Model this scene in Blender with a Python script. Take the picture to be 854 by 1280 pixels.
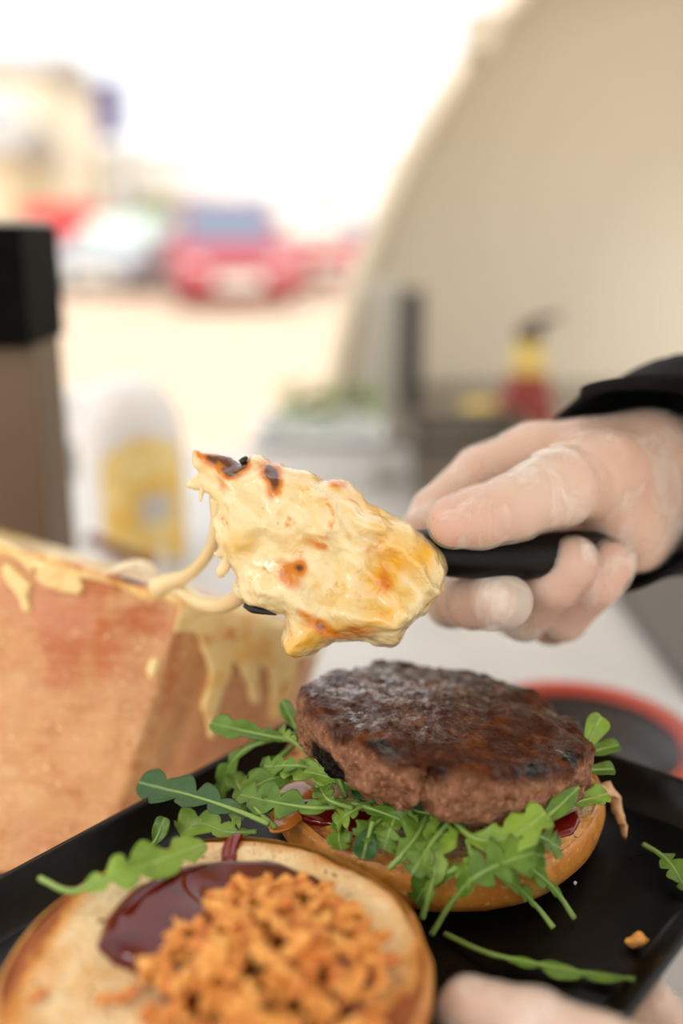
import bpy, bmesh, math, random
import numpy as np
from mathutils import Vector, Matrix

random.seed(7)
for o in list(bpy.data.objects):
    bpy.data.objects.remove(o)
scn = bpy.context.scene
COL = scn.collection

# ------------------------------------------------------------------ camera
CAM = np.array([0.0, 0.0, 1.25])
PITCH = math.radians(16)
FPX = 35 / 36 * 1280
FW = np.array([0, math.cos(PITCH), -math.sin(PITCH)])
UP = np.array([0, math.sin(PITCH), math.cos(PITCH)])
RT = np.array([1.0, 0, 0])
cd = bpy.data.cameras.new('camera')
cam = bpy.data.objects.new('camera', cd)
COL.objects.link(cam)
cam.location = CAM
cam.rotation_euler = (math.radians(90) - PITCH, 0, 0)
cd.sensor_fit = 'VERTICAL'
cd.sensor_height = 36
cd.sensor_width = 24
cd.lens = 35
cd.clip_start = 0.01
cd.clip_end = 400
cd.dof.use_dof = True
cd.dof.focus_distance = 0.366
cd.dof.aperture_fstop = 2.4
scn.camera = cam

# ------------------------------------------------------------------ sky, sun, exposure
w = bpy.data.worlds.new('overcast_sky')
scn.world = w
w.use_nodes = True
bg = w.node_tree.nodes['Background']
bg.inputs[0].default_value = (0.985, 0.99, 1.0, 1)
bg.inputs[1].default_value = 1.15
sd = bpy.data.lights.new('hazy_sun', 'SUN')
sd.energy = 2.2
sd.angle = math.radians(25)
sd.color = (1.0, 0.96, 0.91)
sun = bpy.data.objects.new('hazy_sun', sd)
COL.objects.link(sun)
sun.rotation_euler = (math.radians(30), math.radians(-36), 0)
vs = scn.view_settings
vs.view_transform = 'Standard'
vs.look = 'None'
vs.exposure = 0.32
vs.gamma = 1
vs.use_curve_mapping = False


# ------------------------------------------------------------------ places: a picture ray met with a depth, a height or a wall
def ray(px, py):
    return FW + RT * (px - 427) / FPX - UP * (py - 640) / FPX


def P(px, py, d):
    return CAM + ray(px, py) * d


def T(px, py, z):
    r = ray(px, py)
    return CAM + r * ((z - CAM[2]) / r[2])


def W(px, py, Y):
    r = ray(px, py)
    return CAM + r * (Y / r[1])


# ------------------------------------------------------------------ tags
def tag(o, label, cat, group=None):
    o['label'] = label
    o['category'] = cat
    if group:
        o['group'] = group
    return o


def thing(name, label, cat, loc=(0, 0, 0), group=None):
    o = bpy.data.objects.new(name, None)
    COL.objects.link(o)
    o.location = loc
    o.empty_display_size = 0.02
    return tag(o, label, cat, group)


def link(name, me, parent=None, kind=None):
    """mesh given in world coordinates; kept in place under its parent"""
    o = bpy.data.objects.new(name, me)
    COL.objects.link(o)
    if parent is not None:
        o.parent = parent
        if parent.type == 'EMPTY':      # part meshes already stand where they belong
            o.matrix_parent_inverse = Matrix.LocRotScale(parent.location, parent.rotation_euler, parent.scale).inverted()
    if kind:
        o['kind'] = kind
    return o


def mesh(name, v, f, mat=None, smooth=True):
    me = bpy.data.meshes.new(name)
    me.from_pydata([tuple(map(float, q)) for q in v], [], [tuple(map(int, q)) for q in f])
    if smooth:
        me.polygons.foreach_set('use_smooth', [True] * len(me.polygons))
    if mat:
        me.materials.append(mat)
    me.update()
    return me


def attr(me, name, vals):
    a = me.attributes.new(name, 'FLOAT', 'POINT')
    a.data.foreach_set('value', np.asarray(vals, dtype=np.float32))


# ------------------------------------------------------------------ materials
def lin(c):
    return tuple(((x / 255) / 12.92 if x / 255 <= 0.04045 else ((x / 255 + 0.055) / 1.055) ** 2.4) for x in c) + (1,)


class Mat:
    def __init__(s, name, base=(200, 200, 200), rough=0.5, sss=0, sssr=(1, .5, .3), sssscale=0.004, coat=0, metal=0, spec=0.5, trans=0, alpha=1):
        s.m = bpy.data.materials.new(name)
        s.m.use_nodes = True
        s.t = s.m.node_tree
        s.b = s.t.nodes['Principled BSDF']
        i = s.b.inputs
        i['Base Color'].default_value = lin(base)
        i['Roughness'].default_value = rough
        i['Metallic'].default_value = metal
        i['Specular IOR Level'].default_value = spec
        i['Coat Weight'].default_value = coat
        i['Coat Roughness'].default_value = 0.08
        i['Subsurface Weight'].default_value = sss
        i['Subsurface Radius'].default_value = sssr
        i['Subsurface Scale'].default_value = sssscale
        i['Transmission Weight'].default_value = trans
        i['Alpha'].default_value = alpha
        s.col = None
        s.h = None
        s.base = lin(base)

    def n(s, typ, **kw):
        q = s.t.nodes.new(typ)
        for k, v in kw.items():
            setattr(q, k, v)
        return q

    def coord(s, scale=(1, 1, 1), rot=(0, 0, 0)):
        tc = s.n('ShaderNodeTexCoord')
        mp = s.n('ShaderNodeMapping')
        mp.inputs['Scale'].default_value = scale
        mp.inputs['Rotation'].default_value = rot
        s.t.links.new(tc.outputs['Object'], mp.inputs[0])
        return mp.outputs[0]

    def noise(s, scale, detail=4, rough=0.6, dist=0, stretch=(1, 1, 1), rot=(0, 0, 0)):
        q = s.n('ShaderNodeTexNoise')
        q.inputs['Scale'].default_value = scale
        q.inputs['Detail'].default_value = detail
        q.inputs['Roughness'].default_value = rough
        q.inputs['Distortion'].default_value = dist
        s.t.links.new(s.coord(stretch, rot), q.inputs['Vector'])
        return q.outputs['Fac']

    def vor(s, scale, feature='F1', stretch=(1, 1, 1)):
        q = s.n('ShaderNodeTexVoronoi')
        q.feature = feature
        q.inputs['Scale'].default_value = scale
        s.t.links.new(s.coord(stretch), q.inputs['Vector'])
        return q.outputs['Distance']

    def at(s, name):
        q = s.n('ShaderNodeAttribute')
        q.attribute_name = name
        return q.outputs['Fac']

    def ramp(s, fac, a, b):
        q = s.n('ShaderNodeMapRange')
        q.inputs[1].default_value = a
        q.inputs[2].default_value = b
        s.t.links.new(fac, q.inputs[0])
        return q.outputs[0]

    def mul(s, a, b, op='MULTIPLY'):
        q = s.n('ShaderNodeMath', operation=op)
        for k, x in enumerate((a, b)):
            if isinstance(x, (int, float)):
                q.inputs[k].default_value = x
            else:
                s.t.links.new(x, q.inputs[k])
        return q.outputs[0]

    def mix(s, fac, color):
        """lay a colour over what is there, by fac"""
        q = s.n('ShaderNodeMix', data_type='RGBA')
        s.t.links.new(fac, q.inputs['Factor'])
        if s.col is None:
            q.inputs[6].default_value = s.base
        else:
            s.t.links.new(s.col, q.inputs[6])
        q.inputs[7].default_value = lin(color)
        s.col = q.outputs[2]
        s.t.links.new(s.col, s.b.inputs['Base Color'])
        return s

    def spots(s, scale, a, b, color, **kw):
        return s.mix(s.ramp(s.noise(scale, **kw), a, b), color)

    def bump(s, h, dist=0.001, strength=1.0):
        q = s.n('ShaderNodeBump')
        q.inputs['Distance'].default_value = dist
        q.inputs['Strength'].default_value = strength
        s.t.links.new(h, q.inputs['Height'])
        if s.h is not None:
            s.t.links.new(s.h, q.inputs['Normal'])
        s.h = q.outputs[0]
        s.t.links.new(s.h, s.b.inputs['Normal'])
        return s

    def roughmap(s, fac, a, b):
        q = s.n('ShaderNodeMapRange')
        q.inputs[3].default_value = a
        q.inputs[4].default_value = b
        s.t.links.new(fac, q.inputs[0])
        s.t.links.new(q.outputs[0], s.b.inputs['Roughness'])
        return s


# ------------------------------------------------------------------ noise and implicit surfaces (numpy)
_rng = np.random.RandomState(3)
LAT = _rng.rand(32, 32, 32)


def vnoise(p, scale, seed=0):
    q = np.asarray(p) * scale + seed * 7.31 + 100.0
    i = np.floor(q).astype(int)
    f = q - i
    f = f * f * (3 - 2 * f)
    r = 0
    for a in (0, 1):
        for b in (0, 1):
            for c in (0, 1):
                wgt = (f[..., 0] if a else 1 - f[..., 0]) * (f[..., 1] if b else 1 - f[..., 1]) * (f[..., 2] if c else 1 - f[..., 2])
                r = r + wgt * LAT[(i[..., 0] + a) % 32, (i[..., 1] + b) % 32, (i[..., 2] + c) % 32]
    return r * 2 - 1


def fbm(p, scale, octv=3, seed=0, gain=0.5):
    r, a = 0, 1.0
    for k in range(octv):
        r = r + a * vnoise(p, scale * 2 ** k, seed + k)
        a *= gain
    return r


def grid(lo, hi, h):
    ax = [np.arange(lo[k], hi[k] + h, h) for k in range(3)]
    G = np.stack(np.meshgrid(*ax, indexing='ij'), -1)
    return G


def nets(Fv, lo, h):
    """surface nets: field negative inside -> verts, quads"""
    for ax in range(3):             # close the surface where it would leave the grid
        for e_ in (0, -1):
            sl = [slice(None)] * 3
            sl[ax] = e_
            Fv[tuple(sl)] = np.maximum(Fv[tuple(sl)], h * .5)
    s = Fv < 0
    n = np.array(Fv.shape)
    acc = np.zeros(tuple(n - 1) + (3,))
    cnt = np.zeros(tuple(n - 1))
    idx = [slice(0, -1), slice(1, None)]
    offs = [(a, b, c) for a in (0, 1) for b in (0, 1) for c in (0, 1)]
    for o in offs:
        for ax in range(3):
            if o[ax]:
                continue
            o2 = list(o)
            o2[ax] = 1
            A = Fv[tuple(idx[k] for k in o)]
            B = Fv[tuple(idx[k] for k in o2)]
            ch = (A < 0) != (B < 0)
            t = np.where(ch, A / np.where(ch, A - B, 1), 0)
            for k in range(3):
                acc[..., k] += np.where(ch, o[k] + (t if k == ax else 0), 0)
            cnt += ch
    act = cnt > 0
    vid = -np.ones(act.shape, int)
    vid[act] = np.arange(act.sum())
    base = np.argwhere(act)
    verts = (base + acc[act] / cnt[act][:, None]) * h + np.asarray(lo)
    quads = []
    for ax in range(3):
        b, c = (ax + 1) % 3, (ax + 2) % 3
        sl0 = [slice(1, -1)] * 3
        sl1 = [slice(1, -1)] * 3
        sl0[ax] = slice(0, -1)
        sl1[ax] = slice(1, None)
        s0, s1 = s[tuple(sl0)], s[tuple(sl1)]
        for flip in (False, True):
            e = np.argwhere(s0 & ~s1) if not flip else np.argwhere(~s0 & s1)
            if len(e) == 0:
                continue
            e = e.copy()
            for k in range(3):
                if k != ax:
                    e[:, k] += 1
            q = []
            for db, dc in ((0, 0), (-1, 0), (-1, -1), (0, -1)):
                ee = e.copy()
                ee[:, b] += db
                ee[:, c] += dc
                q.append(vid[ee[:, 0], ee[:, 1], ee[:, 2]])
            q = np.stack(q, 1)
            if flip:
                q = q[:, ::-1]
            quads.append(q)
    return verts, np.concatenate(quads)


def fmesh(name, v, q, mat):
    me = bpy.data.meshes.new(name)
    me.vertices.add(len(v))
    me.vertices.foreach_set('co', np.asarray(v, np.float32).ravel())
    me.loops.add(len(q) * 4)
    me.loops.foreach_set('vertex_index', np.asarray(q, np.int32).ravel())
    me.polygons.add(len(q))
    me.polygons.foreach_set('loop_start', np.arange(len(q), dtype=np.int32) * 4)
    me.update(calc_edges=True)
    me.validate()
    me.polygons.foreach_set('use_smooth', [True] * len(me.polygons))
    me.materials.append(mat)
    return me


def normals(v, q):
    n = np.zeros_like(v)
    fn = np.cross(v[q[:, 2]] - v[q[:, 0]], v[q[:, 3]] - v[q[:, 1]])
    for k in range(4):
        np.add.at(n, q[:, k], fn)
    return n / (np.linalg.norm(n, axis=1, keepdims=True) + 1e-12)


def smoothv(v, q, it=1, lam=0.5):
    for _ in range(it):
        s = np.zeros_like(v)
        c = np.zeros(len(v))
        for a, b in ((0, 1), (1, 2), (2, 3), (3, 0)):
            np.add.at(s, q[:, a], v[q[:, b]])
            np.add.at(s, q[:, b], v[q[:, a]])
            np.add.at(c, q[:, a], 1)
            np.add.at(c, q[:, b], 1)
        v = v + lam * (s / c[:, None] - v)
    return v


def smin(a, b, k):
    h = np.clip(0.5 + 0.5 * (b - a) / k, 0, 1)
    return b * (1 - h) + a * h - k * h * (1 - h)


def capsule(G, a, b, ra, rb):
    a, b = np.asarray(a), np.asarray(b)
    d = b - a
    t = np.clip(((G - a) @ d) / (d @ d + 1e-12), 0, 1)
    return np.linalg.norm(G - a - t[..., None] * d, axis=-1) - (ra + (rb - ra) * t)


def polysd(x, y, poly):
    """signed distance to polygon, positive inside"""
    poly = np.asarray(poly)
    d = np.full(x.shape, 1e9)
    ins = np.zeros(x.shape, bool)
    m = len(poly)
    for k in range(m):
        ax, ay = poly[k]
        bx, by = poly[(k + 1) % m]
        ex, ey = bx - ax, by - ay
        t = np.clip(((x - ax) * ex + (y - ay) * ey) / (ex * ex + ey * ey + 1e-15), 0, 1)
        d = np.minimum(d, np.hypot(x - ax - t * ex, y - ay - t * ey))
        c = ((ay > y) != (by > y)) & (x < (bx - ax) * (y - ay) / (by - ay + 1e-15) + ax)
        ins ^= c
    return np.where(ins, d, -d)


# ------------------------------------------------------------------ plain shapes
def box(lo, hi, bev=0.0, seg=2):
    bm = bmesh.new()
    bmesh.ops.create_cube(bm, size=1)
    for v in bm.verts:
        for k in range(3):
            v.co[k] = lo[k] + (v.co[k] + 0.5) * (hi[k] - lo[k])
    if bev:
        bmesh.ops.bevel(bm, geom=bm.edges[:], offset=bev, segments=seg, affect='EDGES', profile=0.5)
    return bm


def bmobj(name, bm, mat, parent=None, smooth=False, kind=None, xf=None):
    if xf is not None:
        bmesh.ops.transform(bm, matrix=xf, verts=bm.verts)
    bmesh.ops.recalc_face_normals(bm, faces=bm.faces)
    me = bpy.data.meshes.new(name)
    bm.to_mesh(me)
    bm.free()
    if smooth:
        me.polygons.foreach_set('use_smooth', [True] * len(me.polygons))
    me.materials.append(mat)
    return link(name, me, parent, kind)


def lathe(prof, c, seg=40, axis=None):
    """prof: (r, z) list -> verts, faces, closed with caps where r=0"""
    v, f = [], []
    for r, z in prof:
        for k in range(seg):
            a = 2 * math.pi * k / seg
            v.append((c[0] + r * math.cos(a), c[1] + r * math.sin(a), c[2] + z))
    for i in range(len(prof) - 1):
        for k in range(seg):
            k2 = (k + 1) % seg
            f.append((i * seg + k, i * seg + k2, (i + 1) * seg + k2, (i + 1) * seg + k))
    return v, f


def lobj(name, prof, c, mat, parent=None, seg=40):
    v, f = lathe(prof, c, seg)
    return link(name, mesh(name, v, f, mat), parent)


def catmull(pts, n):
    pts = [np.asarray(p, float) for p in pts]
    p = [2 * pts[0] - pts[1]] + pts + [2 * pts[-1] - pts[-2]]
    out = []
    m = len(pts) - 1
    for k in range(n):
        u = k / (n - 1) * m
        i = min(int(u), m - 1)
        t = u - i
        a, b, c, d = p[i:i + 4]
        out.append(0.5 * ((2 * b) + (c - a) * t + (2 * a - 5 * b + 4 * c - d) * t * t + (3 * b - a - 3 * c + d) * t ** 3))
    return np.array(out)


def tube(pts, rad, seg=8, n=None, flat=1.0):
    n = n or max(8, len(pts) * 5)
    c = catmull(pts, n)
    rad = np.interp(np.linspace(0, 1, n), np.linspace(0, 1, len(rad)), rad) if hasattr(rad, '__len__') else np.full(n, rad)
    v, f = [], []
    tprev = None
    nrm = None
    for i in range(n):
        t = c[min(i + 1, n - 1)] - c[max(i - 1, 0)]
        t = t / (np.linalg.norm(t) + 1e-12)
        if nrm is None:
            nrm = np.cross(t, [0, 0, 1.0])
            if np.linalg.norm(nrm) < 0.1:
                nrm = np.cross(t, [1.0, 0, 0])
        nrm = nrm - t * (nrm @ t)
        nrm /= np.linalg.norm(nrm)
        b = np.cross(t, nrm)
        for k in range(seg):
            a = 2 * math.pi * k / seg
            v.append(c[i] + rad[i] * (nrm * math.cos(a) + flat * b * math.sin(a)))
    for i in range(n - 1):
        for k in range(seg):
            k2 = (k + 1) % seg
            f.append((i * seg + k, i * seg + k2, (i + 1) * seg + k2, (i + 1) * seg + k))
    f.append(tuple(range(seg))[::-1])
    f.append(tuple((n - 1) * seg + k for k in range(seg)))
    return v, f


def tobj(name, pts, rad, mat, parent=None, seg=8, n=None, flat=1.0):
    v, f = tube(pts, rad, seg, n, flat)
    return link(name, mesh(name, v, f, mat), parent)


# ================================================================== SETTING
m_ground = Mat('pale_paving', (222, 194, 166), 0.85).spots(0.6, 0.35, 0.7, (214, 186, 158)).m
gm = mesh('ground', [(-90, -30, 0), (90, -30, 0), (90, 140, 0), (-90, 140, 0)], [(0, 1, 2, 3)], m_ground, False)
g = link('floor', gm, kind='structure')

CT = 0.93   # counter height
m_counter = Mat('counter_laminate', (208, 205, 200), 0.35).spots(9, 0.4, 0.7, (196, 193, 188)).m
m_counterleg = Mat('counter_panel', (120, 112, 104), 0.6).m
ct = thing('counter', 'pale grey serving counter under the cheese and containers', 'counter', (0.5, 0.95, 0))
bmobj('worktop', box((-0.55, 0.30, CT - 0.03), (1.6, 1.46, CT), 0.004), m_counter, ct)
bmobj('front_panel', box((-0.52, 0.36, 0), (1.57, 0.40, CT - 0.03)), m_counterleg, ct)
bmobj('side_panel', box((-0.52, 0.40, 0), (-0.49, 1.43, CT - 0.03)), m_counterleg, ct)
bmobj('side_panel', box((1.54, 0.40, 0), (1.57, 1.43, CT - 0.03)), m_counterleg, ct)

# added awning out of view, keeps sky reflections off sauce and tray
m_awn = Mat('added_awning_fabric', (222, 214, 200), 0.9)
tn = m_awn.n('ShaderNodeBsdfTranslucent')
tn.inputs[0].default_value = lin((222, 214, 200))
mx = m_awn.n('ShaderNodeMixShader')
mx.inputs[0].default_value = .5
m_awn.t.links.new(m_awn.b.outputs[0], mx.inputs[1])
m_awn.t.links.new(tn.outputs[0], mx.inputs[2])
m_awn.t.links.new(mx.outputs[0], m_awn.t.nodes['Material Output'].inputs[0])
aw = thing('added_shade_awning', 'added unseen pale awning on posts, shading the stall counter from the sky', 'awning', (.4, 0, 0))
bmobj('added_canopy', box((-1.3, -1.1, 2.42), (2.2, .80, 2.425)), m_awn.m, aw)
for ax_ in (-1.27, 2.17):
    for ay_ in (-1.07, .77):
        bmobj('post', box((ax_ - .02, ay_ - .02, 0), (ax_ + .02, ay_ + .02, 2.42), .003), m_counterleg, aw)

# ------------------------------------------------------------------ street far behind
m_tyre = Mat('tyre_rubber', (35, 35, 37), 0.8).m
m_rim = Mat('wheel_alloy', (170, 172, 175), 0.35, metal=0.8).m
m_glass = Mat('car_glass', (122, 132, 150), 0.3, spec=.3).m
m_glint = Mat('car_glass_painted_glint', (205, 226, 208), 0.2, spec=.5).m  # sky glint on the windows, put into the glass as pale colour
m_lamp = Mat('headlamp_lens', (245, 245, 240), 0.1, coat=1).m
m_plate = Mat('number_plate', (250, 248, 235), 0.4).m
m_dark = Mat('dark_plastic', (38, 38, 40), 0.5).m


def car(label, body_rgb, x, y, rot, Wd=1.78, L=4.1, H=1.48, glass=None, group='cars parked along the street'):
    glass = glass or m_glass
    mb = Mat('car_paint', body_rgb, 0.35, coat=0.4).m
    root = thing('car', label, 'car', (x, y, 0), group)
    root.rotation_euler = (0, 0, rot)
    X = Matrix.Translation((x, y, 0)) @ Matrix.Rotation(rot, 4, 'Z')
    # front faces -Y in the car's own frame
    side = [(-L / 2, .42), (-L / 2 + .05, .68), (-L / 2 + .25, .80), (-L / 2 + 1.0, .95), (L / 2 - .35, .98), (L / 2 - .05, .90), (L / 2, .55), (L / 2 - .1, .28), (-L / 2 + .1, .26)]
    bm = bmesh.new()
    rows = []
    for sx, k in ((-.5, .94), (-.46, 1), (.46, 1), (.5, .94)):
        rows.append([bm.verts.new((sx * Wd, yy * k, .6 + (zz - .6) * k)) for yy, zz in side])
    for a, b in zip(rows, rows[1:]):
        for i in range(len(side)):
            j = (i + 1) % len(side)
            bm.faces.new((a[i], a[j], b[j], b[i]))
    bm.faces.new(rows[0][::-1])
    bm.faces.new(rows[-1])
    bmobj('body', bm, mb, root, xf=X)
    gh = [(-L / 2 + .95, .94), (-L / 2 + 1.65, H - .05), (-L / 2 + 2.2, H), (L / 2 - .9, H - .04), (L / 2 - .25, .97)]
    bm = bmesh.new()
    rows = []
    for sx in (-1, 1):
        rows.append([bm.verts.new((sx * Wd * (.46 if zz < 1 else .37), yy, zz)) for yy, zz in gh])
    for i in range(4):
        bm.faces.new((rows[0][i], rows[0][i + 1], rows[1][i + 1], rows[1][i]))
    bm.faces.new((rows[0][0], rows[0][4], rows[1][4], rows[1][0]))
    bm.faces.new(rows[0][::-1])
    bm.faces.new(rows[1])
    cab = bmobj('cabin', bm, mb, root, xf=X)

    def pane(name, pts):
        bm = bmesh.new()
        vs_ = [bm.verts.new(p) for p in pts]
        fc = bm.faces.new(vs_)
        r = bmesh.ops.extrude_face_region(bm, geom=[fc])
        nn = fc.normal.copy() if fc.normal.length else Vector((0, -1, 0))
        bm.normal_update()
        nn = fc.normal.copy()
        for e in r['geom']:
            if isinstance(e, bmesh.types.BMVert):
                e.co += nn * 0.02
        for v_ in vs_:
            v_.co -= nn * 0.02
        bmobj(name, bm, glass, cab, xf=X)
    hw = Wd / 2
    pane('windscreen', [(-hw * .82, -L / 2 + 1.02, 1.0), (hw * .82, -L / 2 + 1.02, 1.0), (hw * .7, -L / 2 + 1.6, H - .09), (-hw * .7, -L / 2 + 1.6, H - .09)])
    for sx in (-1, 1):
        pane('side_window', [(sx * hw * .91, -L / 2 + 1.3, 1.02), (sx * hw * .91, L / 2 - .5, 1.02), (sx * hw * .76, L / 2 - 1.0, H - .08), (sx * hw * .76, -L / 2 + 1.8, H - .08)])
        for yy in (-L / 2 + .78, L / 2 - .75):
            ax = Matrix.Translation((sx * (hw - .09), yy, .32)) @ Matrix.Rotation(math.pi / 2, 4, 'Y')
            for nm, pr, mt in (('tyre', [(0.16, -.1), (.30, -.1), (.32, -.06), (.32, .06), (.30, .1), (.16, .1), (.16, -.1)], m_tyre), ('wheel_rim', [(0, -.07), (.2, -.105), (.2, .105), (0, .07)], m_rim)):
                v, f = lathe(pr, (0, 0, 0), 20)
                me = mesh(nm, v, f, mt)
                me.transform(X @ ax)
                link(nm, me, root)
        v, f = lathe([(0, -.06), (.10, -.05), (.13, 0), (.10, .05), (0, .06)], (0, 0, 0), 16)
        me = mesh('headlamp', v, f, m_lamp)
        me.transform(X @ Matrix.Translation((sx * hw * .68, -L / 2 + .10, .69)) @ Matrix.Diagonal((1.3, .6, .8, 1)))
        link('headlamp', me, root)
        bmobj('wing_mirror', box((sx * hw - .02 if sx > 0 else sx * hw - .16, -L / 2 + 1.25, .96), (sx * hw + .16 if sx > 0 else sx * hw + .02, -L / 2 + 1.35, 1.1), .03), mb, root, xf=X)
    bmobj('grille', box((-hw * .5, -L / 2 - .01, .5), (hw * .5, -L / 2 + .06, .62), .01), m_dark, root, xf=X)
    bmobj('number_plate', box((-.36, -L / 2 - .03, .36), (.36, -L / 2 + .03, .54), .005), m_plate, root, xf=X)
    return root


def ground_at(px, Y):
    return W(px, 300, Y)[0]


car('red car with blue-tinted windscreen facing the stall on the pale street', (182, 62, 72), ground_at(262, 15.4), 17.4, math.radians(12), H=1.72)
car('small silver grey car standing beside a red car and a red awning', (165, 172, 178), ground_at(140, 19), 21, math.radians(-12), glass=m_glint)
car('dark grey car parked at the edge of the street near the cream hood', (70, 78, 84), ground_at(440, 26), 29, math.radians(20))
car('bright red car with sky glint painted into its windows partly behind another red car', (186, 46, 50), ground_at(378, 20), 22.5, math.radians(14), glass=m_glint)
car('dark blue car parked behind the silver grey car', (64, 84, 106), ground_at(105, 24), 27, math.radians(60))

m_red = Mat('red_awning', (226, 70, 70), 0.7).m
ra = thing('market_booth', 'small booth with a red awning on the street', 'booth', (ground_at(70, 21), 22, 0))
bx = ground_at(70, 21)
bmobj('booth_body', box((bx - .7, 21.6, 0), (bx + .5, 22.8, 1.0), .02), Mat('booth_panel', (150, 165, 178), .6).m, ra)
bmobj('awning', box((bx - .75, 21.3, 1.05), (bx + .55, 23.0, 1.7), .08), m_red, ra)

m_cream = Mat('cream_render', (244, 232, 206), 0.9).m
m_white = Mat('white_render', (250, 249, 246), 0.9).m
m_beige = Mat('beige_render', (222, 204, 168), 0.9).m
m_roofing = Mat('grey_roof', (178, 170, 160), 0.8).m
m_win = Mat('dull_window_glass', (190, 205, 215), 0.15).m


def building(label, x0, x1, Y, z1, mt, roofm, nwin, nfl, depth=9):
    r = thing('building', label, 'building', ((x0 + x1) / 2, Y + depth / 2, 0))
    bmobj('wall', box((x0, Y, 0), (x1, Y + depth, z1)), mt, r)
    bm = bmesh.new()
    e = .3
    v = [bm.verts.new(p) for p in ((x0 - e, Y - e, z1), (x1 + e, Y - e, z1), (x1 + e, Y + depth + e, z1), (x0 - e, Y + depth + e, z1), (x0 - e, Y + depth / 2, z1 + 1.2), (x1 + e, Y + depth / 2, z1 + 1.2))]
    for q in ((0, 1, 5, 4), (2, 3, 4, 5), (0, 4, 3), (1, 2, 5), (3, 2, 1, 0)):
        bm.faces.new([v[k] for k in q])
    bmobj('roof', bm, roofm, r)
    for i in range(nwin):
        for j in range(nfl):
            cx = x0 + (x1 - x0) * (i + .5) / nwin
            cz = 1.3 + j * 2.8
            fr = bmobj('window_frame', box((cx - .6, Y - .06, cz), (cx + .6, Y + .05, cz + 1.4)), m_white, r)
            bmobj('pane', box((cx - .5, Y - .08, cz + .1), (cx + .5, Y - .02, cz + 1.3)), m_win, fr)


building('cream building with a grey roof behind the parked cars', -21, -10.2, 36, 6.2, m_cream, m_roofing, 4, 2)
building('long white building with a low roof across the street', -10, 6, 44, 4.2, m_white, m_white, 6, 1)
building('low beige house beside the long white building', -14.5, -9.5, 30, 3.2, m_beige, m_roofing, 2, 1, 5)

m_purple = Mat('purple_sign', (70, 52, 120), 0.6).m
m_pole = Mat('galvanised_pole', (140, 152, 160), 0.5, metal=0.3).m
Ys = 28
sp = W(135, 135, Ys)
sg = thing('sign_post', 'narrow purple banner sign on a thin grey post', 'sign', (sp[0] + .35, Ys, 0))
lobj('post', [(0, 0), (.07, 0), (.07, sp[2] + .8), (0, sp[2] + .8)], (sp[0] + .38, Ys, 0), m_pole, sg, 12)
bmobj('banner', box((sp[0] - .3, Ys - .03, sp[2] - .75), (sp[0] + .28, Ys + .03, sp[2] + .65), .02), m_purple, sg)
lp = W(412, 50, 34)
lm = thing('street_lamp', 'tall grey street lamp post with a short arm', 'street lamp', (lp[0], 34, 0))
lobj('post', [(0, 0), (.12, 0), (.09, 5), (.07, 9), (0, 9)], (lp[0], 34, 0), m_pole, lm, 12)
tobj('arm', [(lp[0], 34, 8.7), (lp[0] + .5, 34, 9.2), (lp[0] + 1.2, 34, 9.3)], .06, m_pole, lm)
bmobj('lamp_head', box((lp[0] + 1.0, 33.85, 9.15), (lp[0] + 1.8, 34.15, 9.35), .05), m_pole, lm)
# olive bush between cars and white building
m_bush = Mat('olive_foliage', (150, 142, 96), 0.9).spots(3, .4, .6, (120, 122, 80)).m
for (bpx, bY, sz) in ((250, 33, 1.3), (190, 37, 1.5)):
    c0 = W(bpx, 235, bY)
    G = grid((-1.5, -1.5, 0), (1.5, 1.5, 2.4), .1)
    Fv = np.linalg.norm((G - np.array([0, 0, .95])) * np.array([1, 1, .95]), axis=-1) - 1.0 + .25 * fbm(G, 2.2, 3)
    v, q = nets(Fv, (-1.5, -1.5, 0), .1)
    v[:, 2] -= v[:, 2].min()
    o = link('bush', fmesh('bush', v * sz * .8 + np.array([c0[0], bY, 0]), q, m_bush))
    tag(o, 'olive green rounded bush in front of the white building' if bpx == 250 else 'larger olive green bush near the purple sign', 'bush')

# ------------------------------------------------------------------ cream hood behind the hand
HY = 1.75
m_hood = Mat('cream_enamel', (244, 235, 214), 0.5).spots(2.5, .45, .75, (239, 229, 207)).m
m_hrim = Mat('hood_rim_metal', (206, 194, 170), 0.35, metal=0.15).m
hood = thing('arched_hood', 'large cream arched hood with a thick rim standing open behind the hand', 'hood', tuple(W(930, 560, HY)))
arch_px = [(398, 640), (400, 560), (408, 480), (420, 420), (441, 340), (470, 262), (511, 172), (560, 92), (622, 2), (700, -80), (800, -145), (930, -170)]
arch_px = arch_px + [(1860 - a, b) for a, b in arch_px[:-1][::-1]]
arch = catmull([W(a, b, HY) for a, b in arch_px], 90)
arch[:, 2] = np.maximum(arch[:, 2], CT)
cen = np.array([arch[len(arch) // 2][0], HY, CT])


def loft(rings, mat, name, parent):
    n = len(rings[0])
    v = [p for r in rings for p in r]
    f = []
    for i in range(len(rings) - 1):
        for k in range(n - 1):
            f.append((i * n + k, i * n + k + 1, (i + 1) * n + k + 1, (i + 1) * n + k))
    return link(name, mesh(name, v, f, mat), parent)


def ring(s, dy):
    r = cen + (arch - cen) * np.array([s, 1, s])
    r[:, 1] = HY + dy
    return r


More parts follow.
